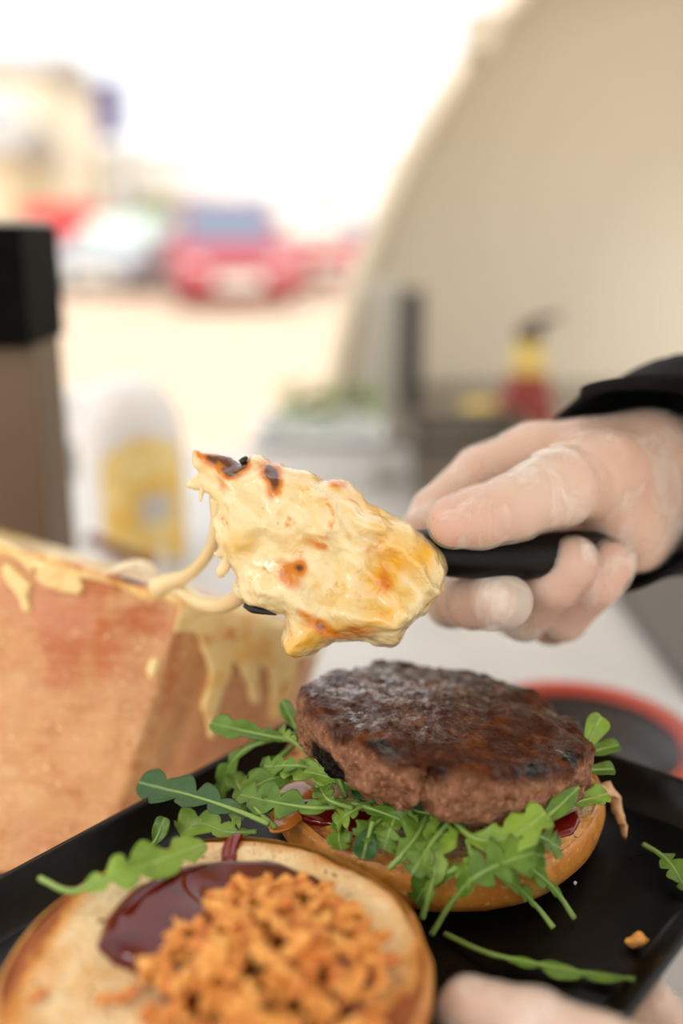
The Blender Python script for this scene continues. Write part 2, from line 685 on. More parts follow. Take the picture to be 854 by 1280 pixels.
loft([ring(s, d) for s, d in ((.945, .012), (.942, .08), (.936, .17), (.92, .24), (.885, .285), (.82, .315), (.65, .34), (.35, .355), (.02, .36))], m_hood, 'inner_shell', hood)
loft([ring(s, d) for s, d in ((1.0, .02), (.995, .1), (.965, .2), (.91, .28), (.8, .34), (.6, .375), (.02, .40))], m_hood, 'outer_shell', hood)
loft([ring(s, d) for s, d in ((.94, .03), (.938, .005), (.945, -.012), (.97, -.02), (.995, -.012), (1.004, .008), (1.0, .04))], m_hrim, 'rim', hood)
hp = W(594, 48, HY)
bmobj('hinge', box((hp[0] - .02, HY - .05, hp[2] - .03), (hp[0] + .03, HY - .015, hp[2] + .03), .006), m_hrim, hood)
# cart carrying the hood
m_cart = Mat('cart_steel', (150, 142, 130), 0.45, metal=0.4).m
ca = thing('hood_cart', 'grey steel cart that carries the cream hood', 'cart', (.65, 2, 0))
bmobj('cart_body', box((-.02, 1.62, .12), (1.7, 2.5, CT + 0.0), .01), m_cart, ca)
for cx in (.08, 1.6):
    for cy in (1.72, 2.4):
        v, f = lathe([(0, -.02), (.06, -.02), (.06, .02), (0, .02)], (0, 0, 0), 16)
        me = mesh('castor', v, f, m_tyre)
        me.transform(Matrix.Translation((cx, cy, .06)) @ Matrix.Rotation(math.pi / 2, 4, 'Y'))
        link('castor', me, ca)
# bracket with dark strip inside the hood
m_steel = Mat('brushed_steel', (186, 182, 168), 0.45, metal=0.25).m
m_black = Mat('black_plastic', (6, 6, 6), 0.6, spec=.05).spots(60, .4, .7, (12, 12, 12)).m
br = thing('folding_stay', 'pale metal plate with a dark strip standing at the hood edge', 'bracket', tuple(W(485, 480, 1.66)))
a0, a1 = W(458, 478, 1.68), W(506, 352, 1.68)
bmobj('plate', box((a0[0], 1.67, CT), (a1[0], 1.70, a1[2]), .004), m_steel, br)
a0, a1 = W(500, 470, 1.66), W(529, 362, 1.66)
bmobj('strip', box((a0[0], 1.64, CT), (a1[0], 1.67, a1[2]), .004), Mat('strip_dark', (62, 58, 52), .5).m, br)

# ------------------------------------------------------------------ things on the counter, far part
# sauce bottle
Yb = 1.36
bb = W(655, 560, Yb)
bc = (bb[0], Yb, CT)
m_cola = Mat('dark_red_sauce', (138, 34, 8), 0.2).m
m_ylab = Mat('straw_label', (226, 196, 104), 0.5).m
m_cap = Mat('brown_cap', (74, 52, 44), 0.4).m
zt = W(658, 405, Yb)[2] - CT
bo = thing('sauce_bottle', 'tall brown-red sauce bottle with a yellow neck and spout', 'bottle', bc)
lobj('body', [(0, 0), (.036, 0), (.039, .01), (.039, zt * .42), (.034, zt * .55), (.026, zt * .66), (0.02, zt * .68), (0, zt * .68)], bc, m_cola, bo)
lobj('neck_label', [(.0262, zt * .6), (.0265, zt * .64), (.022, zt * .76), (.018, zt * .9), (0, zt * .9)], bc, m_ylab, bo)
lobj('cap', [(.0, zt * .89), (.019, zt * .89), (.018, zt * .97), (.008, zt), (0, zt)], bc, m_cap, bo)
tobj('spout', [np.array(bc) + (0, 0, zt * .97), np.array(bc) + (.012, 0, zt * 1.02), np.array(bc) + (.04, 0, zt * 1.05)], [.007, .006, .004], m_cap, bo)
yb = W(603, 545, 1.41)
o = thing('mustard_jar', 'short jar with a yellow lid in front of the sauce bottle', 'jar', (yb[0], 1.41, CT))
lobj('glass', [(0, 0), (.03, 0), (.032, .01), (.032, .05), (.028, .06), (0, .06)], (yb[0], 1.41, CT), Mat('jar_glass', (190, 180, 150), .15).m, o)
lobj('lid', [(0.02, .058), (.031, .058), (.031, .074), (.028, .078), (0, .078)], (yb[0], 1.41, CT), m_ylab, o)

# leaves for reuse: a lobed rocket leaf
m_leafA = Mat('rocket_green', (114, 152, 54), 0.34, sss=0.0, spec=0.4)
m_leafA.spots(90, .4, .65, (84, 122, 40)).mix(m_leafA.ramp(m_leafA.at('rib'), 0.55, 1.0), (150, 178, 96)).bump(m_leafA.noise(420, 3), .0006, .7)
m_leafB = Mat('rocket_dark_green', (70, 108, 58), 0.36, spec=0.4)
m_leafB.spots(90, .4, .65, (56, 98, 52)).mix(m_leafB.ramp(m_leafB.at('rib'), 0.5, 1.0), (150, 178, 112)).bump(m_leafB.noise(420, 3), .0006, .7)
m_leafC = Mat('rocket_bright_green', (152, 186, 72), 0.34, spec=0.4)
m_leafC.spots(90, .4, .65, (122, 160, 54)).mix(m_leafC.ramp(m_leafC.at('rib'), 0.55, 1.0), (176, 200, 110)).bump(m_leafC.noise(420, 3), .0006, .7)
m_stemL = Mat('rocket_stem', (134, 166, 82), 0.4).m
LEAFM = {'A': m_leafA, 'B': m_leafB, 'C': m_leafC}
for k_ in LEAFM.values():
    tn = k_.n('ShaderNodeBsdfTranslucent')
    k_.t.links.new(k_.col, tn.inputs[0])
    mx = k_.n('ShaderNodeMixShader')
    mx.inputs[0].default_value = .28
    k_.t.links.new(k_.b.outputs[0], mx.inputs[1])
    k_.t.links.new(tn.outputs[0], mx.inputs[2])
    k_.t.links.new(mx.outputs[0], k_.t.nodes['Material Output'].inputs[0])


WF = 1.12


def leaf(label, spine, width, kind='A', lobes=4, depth=.6, stem=.25, up=None, curl=.25, seed=0, group='rocket leaves of the burger', asym=0, tip=.5, pt=5):
    """spine: world points from stem end to tip; width: half width in m"""
    rnd = random.Random(seed * 31 + 5)
    n = 80
    c = catmull(spine, n)
    up = np.asarray(up if up is not None else (0, -.5, .85), float)
    L = np.linalg.norm(np.diff(c, axis=0), axis=1).sum()
    across = 9
    v, rib = [], []
    phl, phr = rnd.random(), rnd.random()
    tprev = None
    for i in range(n):
        t = i / (n - 1)
        tg = c[min(i + 1, n - 1)] - c[max(i - 1, 0)]
        tg /= np.linalg.norm(tg) + 1e-12
        sd_ = np.cross(tg, up)
        sd_ /= np.linalg.norm(sd_) + 1e-12
        nr = np.cross(sd_, tg)
        u = max(0, (t - stem) / (1 - stem))
        # envelope widest towards the tip
        env = (u ** .55) * (1 - u ** pt) ** (.6 if pt > 3 else .9) * (.55 + .45 * min(1, u / tip)) if u > 0 else 0
        for j in range(across):
            s = (j - (across - 1) / 2) / ((across - 1) / 2)
            ph = phl if s < 0 else phr
            lob = 1.0
            if lobes and u < .86:
                saw = (u * (lobes + 1.2) + ph * .6) % 1.0
                cut = 1 - max(0, math.sin(math.pi * min(1, saw ** .75 * 1.04))) ** .7
                lob = 1 - min(.93, depth * 1.5) * cut * (1 - .35 * u) - .06 * math.sin(40 * u + seed + 9 * ph)
            if asym and s * asym > 0:
                lob *= 1 - abs(asym)
            wv = max(.0007, WF * width * env * lob)
            # lobes sweep forward at the edge, blade folds up from the rib
            sweep = abs(s) ** 1.5 * wv * .35
            lift = curl * wv * abs(s) ** 1.6 + .24 * wv * abs(s) * math.sin(11 * t + seed + (2 if s > 0 else 0))
            v.append(c[i] + sd_ * s * wv + tg * sweep + nr * lift)
            rib.append(1 - min(1, abs(s) * wv / .0012))
    f = []
    for i in range(n - 1):
        for j in range(across - 1):
            a = i * across + j
            f.append((a, a + 1, a + across + 1, a + across))
    # thickness: second layer
    v = np.array(v)
    nv = len(v)
    upn = up / np.linalg.norm(up)
    v2 = v - upn * .00035
    f2 = [tuple(k + nv for k in q[::-1]) for q in f]
    edge = [j for j in range(across)] + [i * across + across - 1 for i in range(1, n)] + [(n - 1) * across + j for j in range(across - 2, -1, -1)] + [i * across for i in range(n - 2, 0, -1)]
    f3 = [(edge[k], edge[k - 1], edge[k - 1] + nv, edge[k] + nv) for k in range(len(edge))]
    root = thing('rocket_leaf', label, 'leaf', tuple(c[0]), group)
    me = mesh('blade', np.concatenate([v, v2]), f + f2 + f3, LEAFM[kind].m)
    attr(me, 'rib', np.concatenate([rib, rib]))
    link('blade', me, root)
    ns = max(4, int(n * .8))
    tobj('stem', list(c[:ns:7]), [.0011, .0009, .0006, .0003], m_stemL, root, 6, 24)
    return root


# salad container
Ysb = 1.22
sb0 = W(318, 590, Ysb)
sb1 = W(478, 590, Ysb)
m_whitep = Mat('white_plastic_tub', (232, 232, 230), .35).m


def tub(name, label, x0, x1, y0, y1, z0, z1, mt, th=.004, cat='container'):
    bm = bmesh.new()

    def rr(e, z):
        return [bm.verts.new(p) for p in ((x0 - e, y0 - e, z), (x1 + e, y0 - e, z), (x1 + e, y1 + e, z), (x0 - e, y1 + e, z))]
    rs = [rr(-.012, z0), rr(0, z1), rr(.006, z1), rr(.006, z1 - .005), rr(.006, z1 + .003), rr(-th, z1 + .003), rr(-.012 - th, z0 + .004)]
    for a, b in zip(rs, rs[1:]):
        for k in range(4):
            bm.faces.new((a[k], a[(k + 1) % 4], b[(k + 1) % 4], b[k]))
    bm.faces.new(rs[0][::-1])
    bm.faces.new(rs[-1])
    return tag(bmobj(name, bm, mt), label, cat)


tub('salad_tub', 'white tub heaped with green salad leaves on the counter', sb0[0], sb1[0], Ysb, Ysb + .2, CT, CT + .062, m_whitep)
rs = random.Random(4)
for k in range(34):
    cx = rs.uniform(sb0[0] + .04, sb1[0] - .01)
    cy = rs.uniform(Ysb + .03, Ysb + .17)
    a = rs.uniform(0, 6.28)
    z = CT + .062 + rs.uniform(0, .045)
    d = np.array([math.cos(a), math.sin(a), rs.uniform(-.2, .3)]) * .03
    p = np.array([cx, cy, z])
    leaf('salad leaf heaped in the white tub behind the cheese', [p - d, p + (0, 0, .006), p + d], .011, 'AC'[k % 2], 3, .4, .1, seed=k, up=(0, 0, 1), group='salad leaves in the white tub')
m_pan = Mat('worn_steel_pan', (128, 118, 104), .4, metal=.35).spots(12, .4, .7, (104, 96, 84)).m
s0, s1 = W(455, 560, 1.30), W(640, 560, 1.30)
tub('steel_container', 'deep grey steel food container behind the hand', sb1[0] + .03, s1[0], 1.10, 1.29, CT, CT + .085, m_pan)

# white and yellow squeeze bottle
Yw = 0.95
wb = W(172, 700, Yw)
wc = np.array([wb[0], Yw, CT])
zt = W(172, 470, Yw)[2] - CT
m_wb = Mat('white_bottle_plastic', (232, 230, 226), .35, sss=.1).m
m_yl = Mat('yellow_label', (238, 196, 92), .5).spots(28, .5, .6, (246, 222, 150)).m
m_gl = Mat('grey_label_print', (206, 200, 190), .5).m
wo = thing('squeeze_bottle', 'white squeeze bottle with a yellow label behind the cheese', 'bottle', tuple(wc))
lobj('body', [(0, 0), (.048, 0), (.051, .006), (.051, zt * .62), (.049, zt * .76), (.041, zt * .88), (.028, zt * .97), (.012, zt), (0, zt)], wc, m_wb, wo)


def cpatch(name, c, r, a0, a1, z0, z1, mt, parent, rounded=True):
    v, f = [], []
    na, nz = 18, 10
    for j in range(nz + 1):
        u = j / nz
        zz = z0 + (z1 - z0) * u
        k = 1.0 if not rounded else (1 - max(0, (u - .75) / .25) ** 2.5 * .75)
        for i in range(na + 1):
            am = (a0 + a1) / 2
            a = am + (a0 + (a1 - a0) * i / na - am) * k
            v.append((c[0] + r * math.cos(a), c[1] + r * math.sin(a), c[2] + zz))
    nv = len(v)
    v = v + [(c[0] + (x - c[0]) * .985, c[1] + (y - c[1]) * .985, z) for x, y, z in v]
    for j in range(nz):
        for i in range(na):
            a = j * (na + 1) + i
            f.append((a, a + 1, a + na + 2, a + na + 1))
    f += [tuple(k + nv for k in q[::-1]) for q in f]
    return link(name, mesh(name, v, f, mt), parent)


lb = cpatch('label', wc, .0518, math.radians(-112), math.radians(-10), zt * .05, zt * .72, m_yl, wo)
cpatch('label_emblem', wc, .0522, math.radians(-72), math.radians(-35), zt * .27, zt * .42, m_gl, lb, False)
# small white carton beside
x0, x1 = W(78, 600, 1.05)[0], W(118, 600, 1.05)[0]
z1 = W(90, 490, 1.05)[2]
co = thing('carton', 'small white carton with a grey stripe beside the squeeze bottle', 'carton', (x0, 1.05, CT))
bmobj('carton_body', box((x0, 1.03, CT), (x1, 1.08, z1), .003), m_whitep, co)
bmobj('stripe', box((x0 - .001, 1.0285, CT + .06), (x1 + .001, 1.0815, CT + .10), .003), Mat('grey_stripe', (150, 152, 150), .5).m, co)
# white napkin + brown stick behind cheese
def cloth(name, label, c, sx, sy, amp, mt, cat, seed):
    n = 24
    G2 = np.zeros((n, n, 3))
    for i in range(n):
        for j in range(n):
            G2[i, j] = (c[0] + (i / (n - 1) - .5) * sx, c[1] + (j / (n - 1) - .5) * sy, 0)
    hgt = amp * np.abs(fbm(G2, 30, 3, seed)) + .003
    G2[..., 2] = c[2] + hgt
    v = G2.reshape(-1, 3)
    f = [(i * n + j, (i + 1) * n + j, (i + 1) * n + j + 1, i * n + j + 1) for i in range(n - 1) for j in range(n - 1)]
    nv = len(v)
    v = np.concatenate([v, v - np.array([0, 0, .002])])
    f = f + [tuple(k + nv for k in q[::-1]) for q in f]
    return tag(link(name, mesh(name, v, f, mt)), label, cat)


nk = W(120, 700, .80)
cloth('paper_napkin', 'crumpled white paper napkin behind the cheese block', (nk[0], .80, CT), .10, .12, .05, Mat('napkin_paper', (238, 236, 234), .9).m, 'napkin', 4)
a, b = T(108, 672, CT + .05), T(205, 712, CT + .02)
o = thing('wooden_stick', 'thin brown wooden tool handle leaning by the squeeze bottle', 'tool', tuple(b))
tobj('shaft', [a, (a + b) / 2, b], .006, Mat('brown_wood', (128, 70, 58), .5).m, o)

# red-rimmed dark bowl behind the tray
rb = T(722, 922, CT + .035)
rc = np.array([rb[0], rb[1], CT])
R0 = .064
m_bowl = Mat('dark_bowl_glaze', (66, 60, 58), .35).m
m_redrim = Mat('red_rim', (196, 74, 50), .4).m
bw = thing('red_rimmed_bowl', 'dark round bowl with a terracotta red rim behind the tray', 'bowl', tuple(rc))
lobj('bowl_body', [(0, .0), (R0 * .6, 0), (R0 * .9, .015), (R0, .034), (R0 - .004, .034), (R0 * .82, .014), (R0 * .5, .006), (0, .006)], rc, m_bowl, bw, 48)
v, f = [], []
lobj('rim', [(R0 - .006, .034), (R0 - .003, .039), (R0 + .003, .039), (R0 + .004, .033), (R0 - .001, .031), (R0 - .006, .034)], rc, m_redrim, bw, 48)
# dark cutting board corner at right, white plate
cb = T(850, 800, CT + .01)
o = tag(bmobj('cutting_board', box((cb[0] - .02, cb[1] - .08, CT), (cb[0] + .3, cb[1] + .22, CT + .014), .004), Mat('dark_board', (96, 92, 86), .5).m, xf=None), 'dark grey cutting board lying beside the red-rimmed bowl', 'board')

# ------------------------------------------------------------------ black box on taupe post
Yh = .66
h0, h1, h2 = W(70, 281, Yh), W(72, 436, Yh), W(72, 700, Yh)
h0[0] = W(72, 281, Yh + .09)[0]
m_taupe = Mat('taupe_metal', (104, 86, 66), .5).m
ht = thing('raclette_heater', 'black box-shaped heater head on a broad taupe post', 'heater', (h0[0] - .05, Yh + .03, CT))
bmobj('heater_head', box((h0[0] - .16, Yh, h1[2]), (h0[0], Yh + .09, h0[2]), .002), m_black, ht)
bmobj('post', box((h0[0] - .14, Yh + .012, CT), (h0[0] - .001, Yh + .08, h1[2] + .001), .002), m_taupe, ht)
bmobj('top_sheen', box((h0[0] - .158, Yh + .002, h0[2] - .001), (h0[0] - .002, Yh + .088, h0[2] + .004), .0015), m_steel, ht)  # pale strip standing in for sky reflection along the head's top edge

# ================================================================== CHEESE BLOCK
# local frame: u along the face (right and down), w up, n away from camera
ang = math.radians(15)
yaw = math.radians(-6)
B0 = P(240, 752, .462)     # top of the ridge between the two visible faces
Bu = np.array([math.cos(ang) * math.cos(yaw), math.sin(yaw), -math.sin(ang)])
Bu /= np.linalg.norm(Bu)
Bw = np.array([math.sin(ang), .36, math.cos(ang)])
Bw -= Bu * (Bw @ Bu)
Bw /= np.linalg.norm(Bw)
Bn = np.cross(Bw, Bu)
if Bn[1] < 0:
    Bn = -Bn
MB = np.stack([Bu, Bn, Bw], 1)      # local -> world


def blk(v):
    return v @ MB.T + B0


def sd_block(G):
    x, y, z = G[..., 0], G[..., 1], G[..., 2]
    plan = [(-.24, 0), (-.004, 0), (.03, .030), (.056, .064), (.062, .10), (-.24, .10)]
    d = -polysd(x[:, :, 0], y[:, :, 0], plan)[:, :, None]
    top = z - .000 + .0 * x
    bot = -(z + .150)
    dd = np.maximum(np.maximum(d + .004, top + .004), bot + .004)
    ex = np.sqrt(np.maximum(d + .004, 0) ** 2 + np.maximum(top + .004, 0) ** 2 + np.maximum(bot + .004, 0) ** 2)
    return np.where(dd > 0, ex, dd) - .004


h = .002
lo, hi = (-.25, -.012, -.160), (.075, .112, .012)
G = grid(lo, hi, h)
F = sd_block(G)
F = F + .0012 * fbm(G, 45, 3, 2) + .0009 * np.exp(-((G[..., 0] + .006) / .004) ** 2) * np.where(G[..., 1] < .01, -1, 0)
# shallow sunken band left of the ridge
F = F + .0016 * np.exp(-((G[..., 0] - .012 - .1 * (G[..., 2] + .05)) / .004) ** 2) * (G[..., 1] < .045)
WZ = B0[2] + G @ MB[2]
F = np.maximum(F, .966 - WZ)
v, q = nets(F, lo, h)
m_rind = Mat('cheese_rind', (204, 146, 92), .48, sss=.0, coat=.15)
m_rind.spots(14, .35, .7, (212, 160, 106), stretch=(1, 1, 1))
m_rind.spots(60, .48, .68, (190, 120, 70), detail=5)
m_rind.mix(m_rind.mul(m_rind.ramp(m_rind.noise(26, 4), .48, .62), m_rind.ramp(m_rind.noise(120, 4, stretch=(.35, 1, 1)), .3, .7)), (216, 172, 122))
m_rind.mix(m_rind.at('stain'), (184, 96, 30))
m_rind.mix(m_rind.at('pink'), (206, 138, 102))
wv = m_rind.noise(240, 2, stretch=(.18, .18, 1.6), rot=(0, math.radians(20), 0))
m_rind.mix(m_rind.mul(m_rind.ramp(wv, .48, .62), .2), (222, 176, 124))
m_rind.spots(420, .64, .72, (236, 208, 164), detail=2)
m_rind.spots(260, .66, .74, (150, 84, 40), detail=3)
m_rind.bump(m_rind.noise(300, 5), .0014, .8).bump(wv, .0012, .6)
cheese = thing('raclette_cheese', 'tilted orange-rinded block of raclette cheese behind the black tray', 'cheese', tuple(blk(np.array([[-.08, .05, -.150]]))[0]))
v_rind = blk(v)
me = fmesh('rind', v_rind, q, m_rind.m)
sn = fbm(v * np.array([1, 1, .7]), 70, 3, 9)
blob = lambda cx, cz, rx, rz: np.exp(-(((v[:, 0] - cx) / rx) ** 2 + ((v[:, 2] - cz) / rz) ** 2))
st = blob(-.045, -.028, .020, .024) + .9 * blob(-.030, -.012, .02, .01) + .7 * blob(-.045, -.095, .012, .01) + .5 * blob(.0, -.05, .004, .05)
attr(me, 'stain', np.clip((st * (1.1 + 1.2 * sn) - .28) * 1.8, 0, .95))
attr(me, 'pink', np.clip(.75 * np.exp(-((v[:, 2] + .022) / .012) ** 2) * (v[:, 0] < -.04) + .5 * np.exp(-((v[:, 0] - .03) / .02) ** 2) * (v[:, 2] < -.05) + .3 * sn, 0, .8))
link('rind', me, cheese)


def bl(px, py):
    """point of the block's flat face / side face under a picture point, in the block frame"""
    r = ray(px, py)
    best = None
    for p0, nn in ((np.array([0, 0, 0.]), np.array([0, -1., 0])), (np.array([-.004, 0, 0]), np.array([.030, -.034, 0])), (np.array([.03, .030, 0]), np.array([.034, -.026, 0]))):
        rl = r @ MB
        cl = (CAM - B0) @ MB
        t = ((p0 - cl) @ nn) / (rl @ nn)
        if t > 0:
            pt = cl + rl * t
            if best is None or t > best[0]:
                best = (t, pt)
    return best[1]


m_melt = Mat('melted_cheese', (240, 214, 150), .28, sss=.35, sssr=(1, .7, .35), sssscale=.004, coat=.35)
m_melt.spots(55, .5, .68, (228, 172, 84), detail=3)
m_melt.mix(m_melt.ramp(m_melt.mul(m_melt.at('burn'), m_melt.ramp(m_melt.noise(110, 4), .2, .6)), .1, .6), (206, 118, 34))
m_melt.mix(m_melt.ramp(m_melt.at('burn'), .75, 1.0), (52, 24, 12))
m_melt.bump(m_melt.noise(160, 3), .0012, .5)

# melted layer on the cut top, lapping over the edges, with drips on the side face
h = .0011
lo, hi = (-.236, -.012, -.062), (.078, .112, .016)
G = grid(lo, hi, h)
x, y, z = G[..., 0], G[..., 1], G[..., 2]
core = sd_block(G)
lip = .004 + .0035 * fbm(np.stack([x[:, :, 0], y[:, :, 0], 0 * x[:, :, 0]], -1), 60, 2, 4)[:, :, None]
lim = np.where(x[:, :, :1] > -.004, .012, .0015) + np.maximum(lip, 0) * np.where(np.abs(x[:, :, :1] + .04) < .035, .6, 1.2)
Ft = np.maximum(core - .0022 - .0012 * fbm(G, 70, 2, 6), -(z + lim))
drips = [((262, 760), (268, 800), (275, 840), (262, 880), (264, 925)), ((290, 770), (300, 810), (312, 838), (318, 872)), ((330, 785), (338, 820), (344, 850), (343, 893)), ((362, 810), (362, 850), (352, 885)), ((255, 760), (285, 775), (310, 790), (345, 800), (365, 815)), ((275, 790), (300, 800), (335, 815)), ((194, 828), (191, 838), (190, 846)), ((12, 715), (28, 735), (32, 760)), ((60, 715), (85, 728), (96, 735))]
rads = [.0072, .0065, .0058, .005, .0095, .010, .0024, .004, .005]
dr = None
for path, r in zip(drips, rads):
    pts = [bl(*p) for p in path]
    for k in range(len(pts) - 1):
        ra_ = r * (1 - .14 * k)
        if len(pts) == 5 and k == 3:
            rb_ = ra_ * .45
        else:
            rb_ = r * (1 - .14 * (k + 1))
        c_ = capsule(G, pts[k], pts[k + 1], ra_, rb_)
        dr = c_ if dr is None else smin(dr, c_, .003)
dr = np.maximum(dr + .0012 * fbm(G, 90, 2, 3), core - .0024)
Ft = smin(Ft, dr, .0015)
Ft = np.maximum(Ft, -(core + .002))
v, q = nets(Ft, lo, h)
me = fmesh('melted_layer', blk(v), q, m_melt.m)
nb = fbm(v, 60, 3, 12)
edge = np.exp(-((v[:, 2] - .0005) / .0022) ** 2) * np.clip((v[:, 0] + .10) / .05, 0, 1) * np.exp(-(v[:, 1] / .03) ** 2 * (v[:, 0] < -.01))
attr(me, 'burn', np.clip(edge * (.45 + 1.3 * nb) + .55 * np.clip(nb - .25, 0, 1) * (v[:, 0] > 0), 0, 1))
link('melted_layer', me, cheese)
# rumpled pale skin on the top edge
m_skin = Mat('dried_white_cheese', (242, 232, 204), .5, sss=.2, sssscale=.003).spots(120, .5, .7, (226, 200, 148)).m
for pts_px, rr in (([(0, 698), (30, 696), (62, 706), (95, 716), (118, 724)], [.003, .0045, .004, .004, .002]), ([(128, 724), (150, 710), (175, 706), (192, 716), (202, 732)], [.0025, .0035, .004, .0035, .002]), ([(60, 708), (80, 712), (104, 720)], [.003, .005, .003])):
    pp = [P(a_, b_, .472 + .0 * k) for k, (a_, b_) in enumerate(pts_px)]
    tobj('cheese_skin', pp, rr, m_skin, cheese, 10, 30, .6)
# holder below the block
m_holder = Mat('black_holder_metal', (16, 16, 17), .45, spec=.3).m
hv = v_rind[v_rind[:, 2] < .968]
hx0, hx1, hy0, hy1 = hv[:, 0].min(), hv[:, 0].max(), hv[:, 1].min(), hv[:, 1].max()
ho = thing('cheese_holder', 'black metal cradle carrying the tilted cheese block', 'stand', ((hx0 + hx1) / 2, (hy0 + hy1) / 2, CT))
bmobj('cradle_plate', box((hx0 + .01, hy0 + .002, .956), (hx1 - .004, hy1 - .002, .9658), .002), m_holder, ho)
bmobj('pedestal', box((hx0 + .06, hy0 + .02, CT + .0005), (hx1 - .05, hy1 - .02, .956), .003), m_holder, ho)

# ================================================================== TRAY
TZ = 1.015
ta = math.radians(50)
A = np.array([math.cos(ta), math.sin(ta), 0])
N = np.array([math.sin(ta), -math.cos(ta), 0])
a0, a1, n0, n1 = .065, .373, -.2876, -.0885
tc = A * (a0 + a1) / 2 + N * (n0 + n1) / 2
hl, hw = (a1 - a0) / 2, (n1 - n0) / 2


def rrect(e, z, r):
    pts = []
    for sx, sy, a in ((1, 1, 0), (-1, 1, 90), (-1, -1, 180), (1, -1, 270)):
        for k in range(9):
            t = math.radians(a + k * 90 / 8)
            pts.append(tc + A * (sx * (hl + e - r) + r * math.cos(t)) + N * (sy * (hw + e - r) + r * math.sin(t)) + np.array([0, 0, z]))
    return pts


m_tray = Mat('black_melamine', (7, 7, 7), .32, spec=.25)
m_tray.spots(70, .52, .75, (15, 14, 14), detail=6)
m_tray.roughmap(m_tray.noise(35, 5), .2, .48)
m_tray.bump(m_tray.noise(500, 3), .0002, .4)
RH = .014
prof = [(-.016, -.004, .012), (-.003, .009, .016), (0, RH - .001, .018), (-.0007, RH + .0006, .018), (-.0025, RH + .0006, .017), (-.0036, RH - .001, .016), (-.0075, .006, .013), (-.012, .001, .011), (-.0145, 0.0, .010)]
rings = [rrect(e, TZ + z, r) for e, z, r in prof]
nn_ = len(rings[0])
v = [p for r in rings for p in r]
f = []
for i in range(len(rings) - 1):
    for k in range(nn_):
        k2 = (k + 1) % nn_
        f.append((i * nn_ + k, i * nn_ + k2, (i + 1) * nn_ + k2, (i + 1) * nn_ + k))
f.append(tuple(range(nn_))[::-1])
f.append(tuple((len(rings) - 1) * nn_ + k for k in range(nn_)))
me = mesh('serving_tray', v, f, m_tray.m)
me.polygons[len(me.polygons) - 1].use_smooth = False
me.polygons[len(me.polygons) - 2].use_smooth = False
tr = tag(link('serving_tray', me), 'glossy black rectangular serving tray with a raised rim holding the burger', 'tray')

# ================================================================== BOTTOM BUN
bc = np.array([.0385, .3585, TZ + .0003])
RB, HB = .0665, .0225
m_crust = Mat('golden_crust', (206, 138, 54), .42, sss=.15, sssr=(1, .6, .3), sssscale=.003, coat=.1)
m_crust.spots(40, .4, .7, (188, 112, 36)).mix(m_crust.ramp(m_crust.noise(18, 3), .5, .75), (222, 166, 82))
m_crust.spots(110, .52, .72, (172, 98, 30), detail=5)
m_crust.spots(300, .6, .7, (230, 180, 104), detail=3)
m_crust.bump(m_crust.noise(260, 4), .0009, .7)
m_crumb = Mat('toasted_crumb', (232, 198, 142), .75, sss=.25, sssr=(1, .7, .4), sssscale=.003)
m_crumb.spots(95, .42, .62, (242, 218, 172), detail=5)
m_crumb.mix(m_crumb.ramp(m_crumb.at('toast'), .15, .75), (216, 146, 62))
m_crumb.mix(m_crumb.ramp(m_crumb.at('toast'), .72, 1.05), (150, 78, 26))
m_crumb.spots(330, .64, .70, (120, 70, 34), detail=2)
m_crumb.bump(m_crumb.noise(700, 4), .0012, .8).bump(m_crumb.vor(420), .0012, .6)


